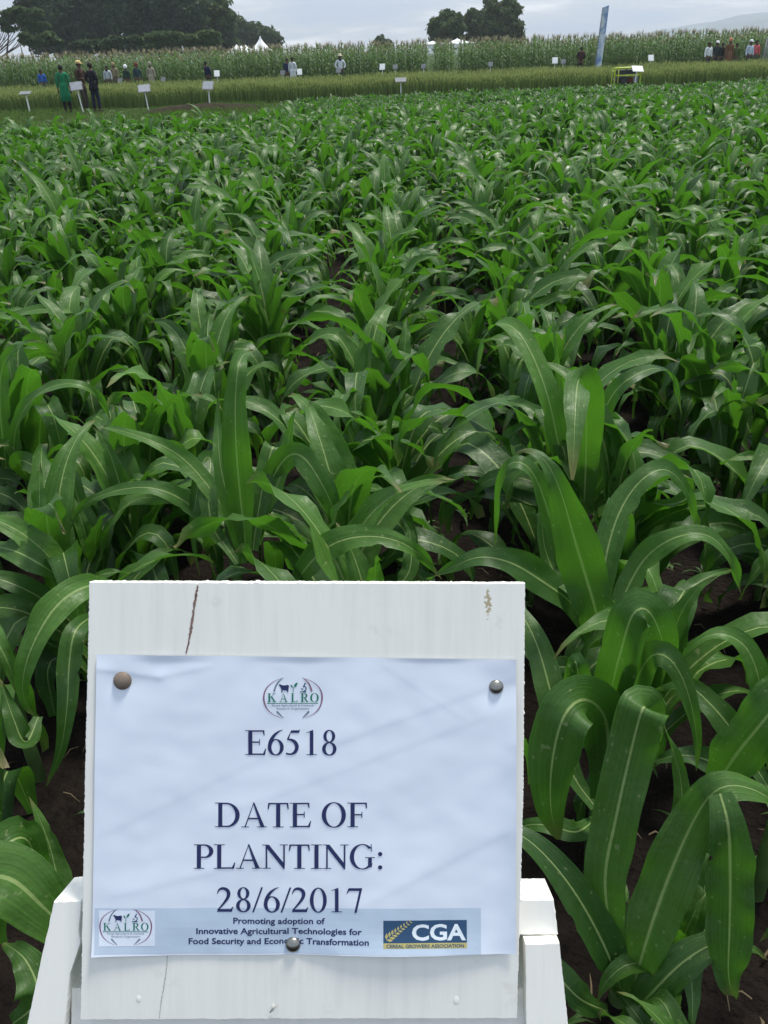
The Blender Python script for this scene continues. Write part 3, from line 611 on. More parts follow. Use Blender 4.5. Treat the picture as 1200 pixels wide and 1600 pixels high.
# ------------------------------------------------------------------ trees
def crown_mesh(blobs, n, size, seed, mat_, parent, name='crown', inner=.45):
    r = np.random.RandomState(seed); vol = np.array([b[3] * b[4] for b in blobs]); vol = vol / vol.sum(); k = r.choice(len(blobs), n, p=vol)
    B = np.array([[b[0], b[1], b[2], b[3], b[5] if len(b) > 5 else b[3], b[4]] for b in blobs])[k]
    d = r.normal(size=(n, 3)); d /= np.linalg.norm(d, axis=1)[:, None]; rad = (inner + (1 - inner) * r.uniform(0, 1, n) ** .6)
    # lumpy surface with gaps
    ph = r.uniform(0, 6, (3,)); lump = .82 + .09 * r.normal(size=n) + .24 * np.sin(d[:, 0] * 5 + ph[0] + k) * np.sin(d[:, 2] * 6 + ph[1]) + .10 * np.sin(d[:, 1] * 11 + k * 2)
    P = B[:, :3] + d * (rad * lump)[:, None] * B[:, 3:6]
    q = r.normal(size=(n, 3)); q /= np.linalg.norm(q, axis=1)[:, None]; a = np.cross(q, d + .3); a /= np.linalg.norm(a, axis=1)[:, None]; c = np.cross(q, a); s = size * r.uniform(.5, 1.4, n)[:, None]
    V = np.stack([P - a * s, P - c * s * .5, P + a * s, P + c * s * .5], 1).reshape(-1, 3)
    me = bpy.data.meshes.new(name); me.vertices.add(n * 4); me.vertices.foreach_set('co', V.ravel()); me.loops.add(n * 4); me.loops.foreach_set('vertex_index', np.arange(n * 4)); me.polygons.add(n)
    me.polygons.foreach_set('loop_start', np.arange(n) * 4); me.polygons.foreach_set('loop_total', np.full(n, 4)); me.materials.append(mat_)
    cv = r.uniform(0, 1, len(blobs))[k] * .5 + r.uniform(0, .5, n)
    me.uv_layers.new(name='UVMap').data.foreach_set('uv', np.full(n * 8, .2)); me.attributes.new('var', 'FLOAT', 'POINT').data.foreach_set('value', np.repeat(cv, 4)); me.update(calc_edges=True); me.validate()
    o = bpy.data.objects.new(name, me); COL.objects.link(o); o.parent = parent; return o
def crown_mat(nm, a, b_): return leafmat(nm, a, b_, b_, tuple(c * 1.3 for c in b_), rough=.7, spots=False, tw=.18, spec=.15)
M_DK = crown_mat('dark_foliage', (0.028, 0.054, 0.026), (0.068, 0.108, 0.046)); M_MD = crown_mat('mid_foliage', (0.040, 0.075, 0.028), (0.085, 0.13, 0.046)); M_LT = crown_mat('olive_foliage', (0.048, 0.080, 0.030), (0.10, 0.135, 0.050))
M_BARK = mat('bark', (0.10, 0.085, 0.07), .9, .1, var=.3, scale=2, bump=.5, bscale=6)
def tree(label, cat, base_px, Y, blobs_px, mat_, n=9000, size=.35, trunks=None, trunk_r=.28, seed=1, group=None, name='tree'):
    base = gx(base_px, Y); root = empty(name, base); tag(root, label, cat, group); bl = []
    k = Y / (FPX * math.cos(PITCH) ** 0 )      # metres per pixel across, near the horizon
    kx = Y * (math.cos(PITCH) + 0) / FPX; ky = kx * math.cos(PITCH)
    kx = Y * math.cos(PITCH) / FPX * (1 / math.cos(PITCH) ** 0); 
    for q in blobs_px:
        px, py, rx, ry = q[:4]; dy_ = q[4] if len(q) > 4 else 0.0; p = at_y(px, py, Y + dy_) - base
        bl.append((p.x, p.y, p.z, rx * MX * Y, ry * MY * Y, min(rx, ry * 1.5) * MX * Y))
    crown_mesh(bl, n, size, seed, mat_, root)
    r = random.Random(seed); t = MB(); 
    zt = max(b[2] for b in bl)
    for (tx0, tx1) in (trunks or [(0, 0)]):
        top = Vector((tx1, 0, zt * .9)); pts = [Vector((tx0, 0, -.1)).lerp(top, u) + Vector((r.uniform(-.15, .15), r.uniform(-.15, .15), 0)) * (1 if 0 < u < 1 else 0) for u in (0, .25, .5, .75, 1)]
        t.tube(pts, [trunk_r * f for f in (1.25, 1, .8, .5, .15)], 7)
    for bb in bl[:14]:
        c = Vector(bb[:3]); s0 = Vector((c.x * .15, 0, max(.3, c.z * .45))); t.tube([s0, s0.lerp(c, .5) + Vector((0, 0, -.1 * c.z * .5)), c], [trunk_r * .45, trunk_r * .3, trunk_r * .08], 5)
    t.build('trunk', M_BARK, root); return root
# metres per pixel per metre of distance, measured numerically near the horizon
G = 'trees of the dark wood behind the maize on the left'
tree('tall almost black tree, darkest in the wood on the left', 'tree', 120, 138, [(110, 10, 62, 62), (70, -20, 55, 50), (160, -10, 55, 55), (130, 45, 60, 30), (60, 25, 40, 40), (75, 68, 34, 22), (120, 72, 40, 20), (165, 68, 36, 22)], M_DK, 34000, .34, seed=2, trunk_r=.45)
tree('broad dark tree in the middle of the left wood whose top leaves the photo', 'tree', 240, 134, [(235, 0, 50, 55), (280, 5, 45, 50), (215, -50, 50, 50), (262, -45, 40, 40), (250, 42, 55, 26), (200, 30, 40, 34), (292, 36, 36, 28), (215, 70, 34, 20), (255, 72, 36, 20), (295, 68, 34, 22)], M_DK, 32000, .34, seed=3, trunk_r=.42)
tree('rounded olive green tree with the sloping right shoulder of the left wood', 'tree', 325, 140, [(330, 8, 30, 22), (345, 28, 26, 22), (318, 20, 36, 32), (335, 40, 30, 26), (300, 2, 32, 30), (352, 48, 17, 20), (320, 55, 34, 18), (335, 72, 34, 18), (362, 68, 16, 16)], M_MD, 22000, .32, seed=4, trunk_r=.35)
tree('low rounded green tree at the right end of the left wood', 'tree', 400, 190, [(360, 44, 26, 20), (378, 48, 26, 20), (408, 53, 26, 17), (428, 60, 15, 10), (372, 58, 16, 16), (395, 70, 30, 14), (425, 72, 18, 10)], M_MD, 12000, .36, seed=5)
def flat(cx, cy, w_, h_, n, r): return [(cx + r.uniform(-1, 1) * w_, cy + r.uniform(-1, 1) * h_, w_ * .38, h_ * .75) for _ in range(n)]
ra = random.Random(17)
tree('flat topped acacia with several thin bare trunks at the far left edge', 'tree', -5, 104, flat(15, 24, 42, 9, 9, ra) + flat(40, 42, 30, 6, 5, ra), M_MD, 9000, .24, trunks=[(-1.6, -3.2), (-.5, -1.5), (.5, 1.2), (1.2, 3.2), (-2.6, -5)], trunk_r=.13, seed=6)
tree('lower flat spreading acacia in front of the darkest tree on the left', 'tree', 66, 96, flat(68, 58, 30, 8, 9, ra), M_MD, 6500, .22, trunks=[(-.6, -1.2), (.4, 1.4)], trunk_r=.12, seed=7)
tree('wide low spreading bush below the darkest and the broad dark tree', 'bush', 175, 98, flat(172, 66, 46, 8, 11, ra), M_DK, 7500, .24, trunk_r=.12, seed=8, name='bush')
tree('wide low green bush in front of the rounded olive tree', 'bush', 285, 98, flat(282, 62, 52, 9, 12, ra), M_MD, 8500, .24, trunk_r=.12, seed=9, name='bush')
tree('dense dark round crowned tree standing left in the middle pair on the skyline', 'tree', 696, 130, [(697, 40, 26, 20), (688, 52, 20, 16), (712, 30, 14, 12), (682, 38, 13, 13), (708, 50, 17, 18), (696, 66, 28, 14), (700, 24, 14, 10), (718, 44, 10, 12), (676, 48, 10, 12)], M_MD, 20000, .22, seed=10)
tree('small brownish green tree between the two larger skyline trees', 'tree', 742, 138, [(742, 42, 17, 20), (738, 25, 11, 12), (752, 34, 13, 16), (742, 62, 22, 14), (732, 30, 9, 9)], M_LT, 14000, .22, seed=11)
tree('big green tree, right hand and tallest of the skyline trees near the middle', 'tree', 788, 132, [(790, 22, 24, 22), (782, 42, 30, 22), (800, 44, 20, 22), (772, 22, 14, 18), (795, 6, 14, 12), (786, 62, 36, 16), (770, 8, 9, 9), (806, 14, 10, 9), (762, 38, 12, 12), (812, 56, 10, 14)], M_LT, 30000, .22, seed=12)
tree('slim pointed tree top rising behind the skyline trees', 'tree', 764, 175, [(764, 2, 9, 10), (765, 18, 11, 12), (762, 34, 13, 14), (766, -6, 5, 8)], M_DK, 4500, .32, seed=13)
tree('tiny dark bush on the skyline left of the open sky above the tall maize', 'bush', 595, 170, [(594, 66, 10, 12), (604, 70, 9, 9)], M_DK, 2500, .34, seed=14, name='bush')

# ------------------------------------------------------------------ people
M_SKIN = mat('brown_skin', (0.10, 0.052, 0.032), .55, .3, var=.08); M_HAIR = mat('black_hair', (0.012, 0.010, 0.010), .8, .2)
_cl = {}
def cloth(c, r=.85):
    k = tuple(c)
    if k not in _cl: _cl[k] = mat('cloth_%d' % len(_cl), c, r, .15, var=.18, scale=14, bump=.25, bscale=18)
    return _cl[k]
def skin_mesh(name, nodes, edges, radii, root_i, lev=1):
    me = bpy.data.meshes.new(name); me.from_pydata([tuple(n) for n in nodes], edges, []); o = bpy.data.objects.new(name, me); COL.objects.link(o)
    m = o.modifiers.new('s', 'SKIN'); m.use_smooth_shade = True
    for i, v in enumerate(me.skin_vertices[0].data): v.radius = radii[i] if isinstance(radii[i], tuple) else (radii[i], radii[i]); v.use_root = (i == root_i)
    s = o.modifiers.new('u', 'SUBSURF'); s.levels = lev; s.render_levels = lev
    bpy.context.view_layer.update(); dg = bpy.context.evaluated_depsgraph_get(); nm = bpy.data.meshes.new_from_object(o.evaluated_get(dg)); nm.name = name
    bpy.data.objects.remove(o); bpy.data.meshes.remove(me); return nm
def person(loc, face_deg, label, top, bottom, H=1.68, hat=None, hair=True, coat=None, arms='down', group=None, bend=0.0, lean=0.0, scarf=None, hands=False):
    """stands facing local -Y turned by face_deg; arms: down / front / hips"""
    root = empty('person', loc, R_(face_deg)); tag(root, label, 'person', group); k = H / 1.70
    def V_(x, y, z): return Vector((x * k, (y - bend * max(0, z - .9) * .8) * k, z * k))
    nodes = [V_(0, 0, .93), V_(0, .01, 1.10), V_(0, .01, 1.28), V_(0, .01, 1.42), V_(0, -.005, 1.50), V_(0, -.015, 1.56), V_(0, -.012, 1.62), V_(0, -.005, 1.675)]
    rad = [(.135, .10), (.120, .09), (.140, .10), (.09, .075), (.050, .052), (.062, .078), (.074, .092), (.052, .066)]; edges = [(i, i + 1) for i in range(7)]
    for s in (-1, 1):
        b = len(nodes); st = .04 * s
        nodes += [V_(.09 * s, 0, .86), V_(.10 * s, -.02 + st, .48), V_(.10 * s, .01 + st, .09), V_(.105 * s, -.11 + st, .035)]; rad += [.085, .058, .040, .030]; edges += [(0, b), (b, b + 1), (b + 1, b + 2), (b + 2, b + 3)]
        b = len(nodes)
        if arms == 'down': A = [(.185, .01, 1.38), (.225, .03, 1.12), (.235, -.04, .88), (.235, -.055, .80)]
        elif arms == 'front': A = [(.185, .01, 1.38), (.230, -.02, 1.13), (.11, -.23, 1.12), (.06, -.29, 1.13)]
        else: A = [(.185, .01, 1.38), (.300, .06, 1.16), (.17, -.06, 1.00), (.14, -.09, .97)]
        nodes += [V_(a[0] * s, a[1], a[2]) for a in A]; rad += [.055, .042, .028, .024]; edges += [(3, b), (b, b + 1), (b + 1, b + 2), (b + 2, b + 3)]
        if hands:
            w_, h_ = nodes[b + 2], nodes[b + 3]; d = (h_ - w_).normalized(); sd = d.cross(Vector((0, 1, 0))).normalized() if abs(d.y) < .9 else Vector((1, 0, 0))
            for j, fl in enumerate((.075, .085, .08, .06)):
                q = len(nodes); o_ = sd * (j - 1.5) * .018; nodes += [h_ + d * .03 + o_, h_ + d * (.03 + fl * .5) + o_ + Vector((0, -.008, 0)), h_ + d * (.03 + fl) * .95 + o_ + Vector((0, -.02, 0))]; rad += [.009, .008, .007]; edges += [(b + 3, q), (q, q + 1), (q + 1, q + 2)]
            q = len(nodes); nodes += [h_ + sd * -.03 + d * .005, h_ + sd * -.045 + d * .035]; rad += [.011, .008]; edges += [(b + 3, q), (q, q + 1)]
    q = len(nodes); nodes += [V_(0, -.095, 1.595), V_(.072, 0, 1.60), V_(-.072, 0, 1.60)]; rad += [.012, .014, .014]; edges += [(6, q), (6, q + 1), (6, q + 2)]
    me = skin_mesh('body', nodes, edges, rad, 0, 2 if hands else 1); me.materials.append(M_SKIN); body = bpy.data.objects.new('body', me); COL.objects.link(body); body.parent = root
    # eyes, mouth
    if hands:
        e_ = MB()
        for s in (-1, 1): c = V_(.028 * s, -.088, 1.615); e_.loft([(c + Vector((0, 0, z)), .010 * math.cos(z * 120), .008) for z in (-.006, 0, .006)], 8)
        e_.build('eyes', M_HAIR, root)
    hd = V_(0, -.005, 1.615)
    if hair:
        h = MB(); rings = [(hd + Vector((0, .012, z)), .088 * math.sqrt(max(.03, 1 - (z / .115) ** 2)), .102 * math.sqrt(max(.03, 1 - (z / .115) ** 2))) for z in (-.045, -.01, .025, .055, .08, .10, .112)]
        rings = [(c + Vector((0, .022, 0)) if i < 2 else c, a, b_ * (.82 if i < 2 else 1)) for i, (c, a, b_) in enumerate(rings)]; h.loft(rings, 14); h.build('hair', M_HAIR, root)
    if hat:
        h = MB(); c0 = hd + Vector((0, 0, .04))
        if hat[1] == 'brim': rg = [(-.01, .19), (.0, .20), (.015, .12), (.03, .108), (.08, .10), (.115, .08), (.125, .02)]
        elif hat[1] == 'cap': rg = [(-.01, .104), (.03, .108), (.075, .095), (.105, .06), (.115, .01)]
        else: rg = [(-.09, .10), (-.04, .112), (.02, .116), (.07, .105), (.11, .07), (.125, .02)]
        h.loft([(c0 + Vector((0, 0.01, z)), a, a * 1.08) for z, a in rg], 16)
        if hat[1] == 'cap': h.add([c0 + Vector(p) for p in ((-.07, -.09, .0), (.07, -.09, 0), (.05, -.19, -.015), (-.05, -.19, -.015), (-.07, -.09, .012), (.07, -.09, .012), (.05, -.19, -.005), (-.05, -.19, -.005))], [(0, 1, 2, 3), (7, 6, 5, 4), (0, 3, 7, 4), (1, 5, 6, 2), (3, 2, 6, 7)])
        h.build('hat', cloth(hat[0]), root)
    # clothes grown from the same joints
    g = .018; low = .90 if coat is None else coat
    cn = [V_(0, 0, max(low, .84)), V_(0, .01, 1.10), V_(0, .01, 1.28), V_(0, .005, 1.43)]; crad = [(.155, .125), (.145, .115), (.162, .125), (.085, .08)]; ce = [(0, 1), (1, 2), (2, 3)]
    for s in (0, 1):
        b = 12 + s * 0; src = 8 + s * (8 + (14 if hands else 0)) + 4
        q = len(cn); cn += [nodes[src], nodes[src + 1], nodes[src + 2].lerp(nodes[src + 1], .12)]; crad += [.075, .060, .045]; ce += [(3, q), (q, q + 1), (q + 1, q + 2)]
    me = skin_mesh('shirt', cn, ce, crad, 0, 1); me.materials.append(cloth(top)); c = bpy.data.objects.new('coat' if coat else 'shirt', me); COL.objects.link(c); c.parent = root
    if coat:
        s_ = MB(); zs = [low - .02, (low + .95) / 2, .95, 1.06]; s_.loft([(V_(0, 0, low), .215 * k, .18 * k), (V_(0, 0, (low + .95) / 2), .195 * k, .16 * k), (V_(0, 0, .97), .172 * k, .14 * k), (V_(0, .008, 1.10), .150 * k, .122 * k)], 18); s_.build('skirt', cloth(top), root)
    if bottom:
        tn = [V_(0, 0, .95), V_(0, 0, .90)]; tr_ = [(.150, .115), (.150, .12)]; te = [(0, 1)]
        for s in (-1, 1):
            q = len(tn); st = .04 * s; tn += [V_(.09 * s, 0, .82), V_(.10 * s, -.02 + st, .48), V_(.10 * s, .01 + st, .11)]; tr_ += [.102, .078, .065]; te += [(1, q), (q, q + 1), (q + 1, q + 2)]
        me = skin_mesh('trousers', tn, te, tr_, 0, 1); me.materials.append(cloth(bottom)); c = bpy.data.objects.new('trousers', me); COL.objects.link(c); c.parent = root
        sh = MB()
        for s in (-1, 1): cc = V_(.105 * s, -.06 + .04 * s, .035); sh.loft([(cc + Vector((0, 0, z)), .052, a) for z, a in ((-.035, .14), (-.01, .145), (.02, .12), (.045, .07))], 12)
        sh.build('shoes', cloth((.02, .018, .016)), root)
    if scarf: s_ = MB(); s_.loft([(V_(0, -.005, 1.40), .10, .09), (V_(0, -.005, 1.46), .085, .082), (V_(0, -.01, 1.50), .075, .075)], 14); s_.build('scarf', cloth(scarf), root)
    return root
def P(px, Y): v = gx(px, Y); return (v.x, v.y, 0)
person(P(101, 37.3), 200, 'person in a long green dust coat standing in the lane by the plot signs', (0.012, 0.17, 0.075), (.02, .02, .022), 1.70, coat=.42, arms='down', hands=True)
person(P(130, 38.0), 60, 'person in tan cap and brown shirt between the green and the dark figure', (0.055, 0.034, 0.026), (.05, .045, .035), 1.80, hat=((.62, .45, .22), 'cap'), arms='front', hands=True)
person(P(147, 37.2), 150, 'person in a black jacket and navy trousers standing right of the capped figure', (0.012, 0.013, 0.018), (.015, .02, .042), 1.74, coat=.78, arms='hips', hands=True)
BG = 'visitors standing behind the wheat'
W_ = (.72, .74, .76)
person(P(70, 56), 20, 'person in bright blue top bending at the far left behind the wheat', (.03, .12, .45), (.02, .03, .06), 1.50, bend=.25)
person(P(172, 56), 0, 'person with white sleeves and dark vest behind the wheat', (.42, .45, .48), (.03, .03, .04), 1.58, scarf=(.02, .03, .04))
person(P(183, 58), 0, 'person in tan clothes behind the white sleeved figure', (.22, .19, .11), (.1, .09, .06), 1.70, hat=((.30, .22, .12), 'wrap'))
person(P(201, 56), -20, 'person in dark green with a white headscarf behind the wheat', (.02, .05, .035), (.03, .03, .03), 1.55, hat=(W_, 'wrap'))
person(P(218, 56), 30, 'person in dark teal with a dull red headscarf behind the wheat', (.02, .05, .06), (.03, .03, .03), 1.64, hat=((.16, .03, .03), 'wrap'))
person(P(239, 57), 0, 'person wrapped in a pale tan shawl left of the white flags', (.30, .28, .21), (.2, .19, .15), 1.66, coat=.5, hat=((.28, .27, .2), 'wrap'))
person(P(328, 55), -40, 'person in navy bending beside a white card behind the wheat', (.012, .018, .06), (.02, .02, .03), 1.62, bend=.3)
person(P(451, 57), 0, 'person in dark blue partly hidden behind the white coat', (.015, .025, .07), (.02, .02, .03), 1.62)
person(P(459, 55.5), 160, 'person in a long white coat standing behind the wheat', (.55, .58, .60), (.03, .03, .04), 1.68, coat=.45)
person(P(533, 55), 10, 'person in white shirt, dark waistcoat and pale sun hat behind the wheat', (.62, .66, .72), (.02, .03, .04), 1.72, hat=((.55, .50, .36), 'brim'), arms='hips', scarf=(.03, .04, .05))
person(P(906, 57), 170, 'person in maroon brown jacket left of the tall feather flag', (.05, .018, .02), (.03, .02, .02), 1.66, arms='front')
person(P(1104, 56), 20, 'person in a plain white shirt, leftmost of the group at the right', W_, (.03, .03, .04), 1.66)
person(P(1116, 57.5), 0, 'person in dark shirt with a white cap next to the white shirt', (.03, .045, .05), (.03, .03, .04), 1.68, hat=(W_, 'cap'))
person(P(1125, 56.5), -30, 'person in black between the white cap and the orange headscarf', (.012, .02, .018), (.02, .02, .03), 1.60)
person(P(1136, 56), 10, 'person with an orange brown headscarf and patterned brown dress', (.16, .075, .04), (.1, .05, .03), 1.80, hat=((.45, .20, .10), 'wrap'), coat=.4)
person(P(1147, 57), 0, 'person in olive green beside the orange brown headscarf', (.08, .11, .035), (.05, .05, .03), 1.56)
person(P(1168, 56), 15, 'person in pale blue shirt with a white cap near the right edge', (.5, .58, .68), (.03, .03, .05), 1.68, hat=(W_, 'cap'))
person(P(1177, 57), 0, 'person in a pink top with black hair at the right end of the group', (.60, .12, .14), (.03, .03, .04), 1.68)

# ------------------------------------------------------------------ small plot signs
M_CARD = mat('white_card', (.78, .80, .80), .6, .3, var=.04); M_GREY = mat('plain_and_shade_grey', (.20, .21, .22), .7, .2, var=.15); M_WPAINT = mat('white_paint', (.74, .76, .74), .55, .35, var=.07, scale=12, bump=.15, bscale=60)  # M_GREY: plain grey parts, also sign boards with their shade put into the colour
M_MIDG = mat('shaded_card', (.26, .28, .31), .7, .2, var=.12)  # white card, the shade on its face painted in as mid grey
def plot_sign(px, Y, label, H=1.1, W=.42, D=.30, tilt=38, rz=0, lean=0, dark=False, group='plot signs on stakes'):
    p = gx(px, Y); root = empty('plot_sign', p, R_(rz)); root.rotation_euler = (0, R_(lean), R_(rz)); tag(root, label, 'sign', group)
    rot = Matrix.Rotation(R_(90 - tilt), 3, 'X') @ Matrix.Identity(3)
    rot = Matrix.Rotation(R_(tilt), 3, 'X')
    c = Vector((0, -.03, H)); b = MB(); b.box(c, (W, D, .02), rot); b.build('board', M_GREY if dark else M_WPAINT, root, False)
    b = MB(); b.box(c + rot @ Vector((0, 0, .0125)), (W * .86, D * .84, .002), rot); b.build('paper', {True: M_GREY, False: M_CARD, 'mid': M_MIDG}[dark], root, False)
    b = MB(); b.box(c + rot @ Vector((0, D * .3, -.021)), (W * 1.05, .04, .022), rot); b.build('cross_bar', M_WPAINT, root, False)
    b = MB(); b.box((0, .012, H / 2 - .06), (.045, .03, H - .02)); b.build('stake', M_WPAINT, root, False); return root
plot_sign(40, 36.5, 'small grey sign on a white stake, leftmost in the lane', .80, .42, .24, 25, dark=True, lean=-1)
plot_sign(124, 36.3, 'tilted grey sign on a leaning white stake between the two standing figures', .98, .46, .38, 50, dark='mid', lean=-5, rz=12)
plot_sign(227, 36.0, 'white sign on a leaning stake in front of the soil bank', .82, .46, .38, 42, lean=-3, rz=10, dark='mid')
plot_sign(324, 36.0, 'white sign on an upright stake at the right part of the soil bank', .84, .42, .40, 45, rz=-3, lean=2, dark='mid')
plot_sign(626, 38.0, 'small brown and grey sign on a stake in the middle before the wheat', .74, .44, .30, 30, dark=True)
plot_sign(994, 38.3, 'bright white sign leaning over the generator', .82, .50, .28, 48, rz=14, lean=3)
B2 = 'white cards on stakes behind the wheat'
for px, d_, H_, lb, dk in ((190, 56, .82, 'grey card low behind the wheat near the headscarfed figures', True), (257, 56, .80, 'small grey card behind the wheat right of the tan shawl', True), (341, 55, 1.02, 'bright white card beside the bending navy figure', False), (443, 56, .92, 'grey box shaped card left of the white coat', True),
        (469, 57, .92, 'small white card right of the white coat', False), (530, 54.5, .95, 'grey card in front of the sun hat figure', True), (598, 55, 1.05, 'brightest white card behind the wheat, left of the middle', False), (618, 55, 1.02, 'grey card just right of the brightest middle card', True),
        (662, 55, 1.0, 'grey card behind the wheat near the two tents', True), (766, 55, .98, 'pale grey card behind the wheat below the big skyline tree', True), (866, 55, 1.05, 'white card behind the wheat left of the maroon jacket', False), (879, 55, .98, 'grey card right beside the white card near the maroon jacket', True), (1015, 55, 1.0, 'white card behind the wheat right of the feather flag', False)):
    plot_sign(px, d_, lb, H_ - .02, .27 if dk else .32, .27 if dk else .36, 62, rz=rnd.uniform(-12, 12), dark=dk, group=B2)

# ------------------------------------------------------------------ tents and flags
M_TENT = mat('tent_canvas', (.78, .80, .82), .6, .3, var=.04)
def tent(px, Y, top_py, halfw, label):
    p = gx(px, Y); root = empty('tent', p); tag(root, label, 'tent'); top = at_y(px, top_py, Y).z; e_ = 2.3; b = MB(); n = 9; V = []
    for i in range(n + 1):
        s = i / n; r_ = halfw * (1 - s) ** 1.55 + .03; z = e_ + (top - e_) * s
        for k in range(16):
            a = 2 * math.pi * k / 16; q = 1 / max(abs(math.cos(a)), abs(math.sin(a))); V.append((r_ * q * math.cos(a), r_ * q * math.sin(a), z))
    b.add(V, [(i * 16 + k, i * 16 + (k + 1) % 16, (i + 1) * 16 + (k + 1) % 16, (i + 1) * 16 + k) for i in range(n) for k in range(16)] + [tuple(n * 16 + k for k in range(16))]); b.build('roof', M_TENT, root)
    v = MB()
    for sx, sy, dx_, dy_ in ((0, 1, 1, 0), (0, -1, 1, 0), (1, 0, 0, 1), (-1, 0, 0, 1)): v.box((sx * halfw, sy * halfw, e_ - .17), (2 * halfw * dx_ + .02, 2 * halfw * dy_ + .02, .34))
    v.build('valance', M_TENT, root, False)
    for sx in (-1, 1):
        for sy in (-1, 1): t = MB(); t.tube([(sx * halfw * .97, sy * halfw * .97, 0), (sx * halfw * .97, sy * halfw * .97, e_)], .04, 6); t.build('pole', M_WPAINT, root)
tent(413, 92, 56, 1.0, 'single sharp peaked white tent at the right end of the left wood')
tent(376, 98, 69, 1.1, 'leftmost of the three small white tent peaks in the maize on the left')
tent(383, 99, 71, 1.1, 'middle of the three small white tent peaks in the maize on the left')
tent(390, 98, 70, 1.1, 'rightmost of the three small white tent peaks in the maize on the left')
tent(676, 84, 64, 1.6, 'white tent with concave peak under the dark round skyline tree')
tent(714, 86, 60, 1.6, 'white tent peak between the two skyline trees')
def feather(px, Y, top_py, wd, H, label, mats, lean=0):
    p = gx(px, Y); root = empty('feather_flag', p); tag(root, label, 'flag'); root.rotation_euler = (0, R_(lean), 0); z1 = at_y(px, top_py, Y).z; b = MB(); b.tube([(0, 0, 0), (0, 0, z1)], .025, 6); b.build('pole', M_GREY, root)
    b = MB(); V = []; n = 24
    for i in range(n + 1):
        s = i / n; z = z1 - H * (1 - s); w2 = wd * (1 if H > 3 else max(.12, math.sin(math.pi * min(.96, s * .75 + .22))))
        for k in range(5): V.append((.03 + w2 * k / 4, .03 * math.sin(3 * s + k) + .004, z + (.12 * k / 4 if H > 3 else 0)))
    b.add(V, [(i * 5 + k, i * 5 + k + 1, (i + 1) * 5 + k + 1, (i + 1) * 5 + k) for i in range(n) for k in range(4)]); V2 = [(x, y - .004, z) for x, y, z in V]; b.add(V2, [(i * 5 + k, (i + 1) * 5 + k, (i + 1) * 5 + k + 1, i * 5 + k + 1) for i in range(n) for k in range(4)]); b.build('banner', mats, root)
def flagmat():
    m = mat('blue_white_banner', (.3, .42, .62), .6, .3); t = m.node_tree; g = t.nodes.new('ShaderNodeTexCoord'); nz = t.nodes.new('ShaderNodeTexNoise'); nz.inputs['Scale'].default_value = 1.6; t.links.new(g.outputs['Object'], nz.inputs['Vector'])
    r = t.nodes.new('ShaderNodeValToRGB'); r.color_ramp.elements[0].position = .42; r.color_ramp.elements[0].color = (.18, .30, .52, 1); r.color_ramp.elements[1].position = .56; r.color_ramp.elements[1].color = (.62, .68, .74, 1); t.links.new(nz.outputs[0], r.inputs[0]); t.links.new(r.outputs[0], t.nodes['Principled BSDF'].inputs['Base Color']); return m
feather(928, 54, 12, .33, 4.0, 'tall narrow blue and white feather banner above the wheat', flagmat(), 3.2)
feather(309, 78, 74, .42, 1.1, 'small white teardrop flag in the maize on the left', M_CARD)
feather(295, 80, 71, .16, 1.2, 'thin white flag left of the teardrop flag', M_CARD, -3)
def pole_thing(px, Y, top_py, label):
    p = gx(px, Y); b = MB(); z = at_y(px, top_py, Y).z; b.tube([(0, 0, 0), (0, 0, z)], .045, 8); b.tube([(0, 0, z), (0, 0, z + .06)], [.06, .02], 8); o = b.build('pole', M_WPAINT); o.location = p; tag(o, label, 'pole')
pole_thing(668, 80, 55, 'thin white pole standing left of the concave white tent')
# mesh panel at the right edge
def mesh_panel():
    p = gx(1200, 55); root = empty('fence_panel', p); tag(root, 'grey mesh panel leaning behind the wheat at the right edge', 'panel'); root.rotation_euler = (R_(-4), R_(6), 0)
    b = MB()
    for q in ((-.45, 0, 0), (-.45, 0, 1.7)), ((.5, 0, 0), (.5, 0, 1.7)), ((-.45, 0, 1.7), (.5, 0, 1.7)), ((-.45, 0, .05), (.5, 0, .05)): b.tube(q, .03, 6)
    b.build('frame', M_GREY, root); b = MB()
    for k in range(10): x = -.4 + k * .09; b.tube([(x, 0, .05), (x, 0, 1.7)], .012, 4)
    for k in range(16): z = .1 + k * .1; b.tube([(-.45, 0, z), (.5, 0, z)], .012, 4)
    b.build('wire_mesh', mat('wire', (.35, .37, .38), .5, .5, .4), root)
mesh_panel()

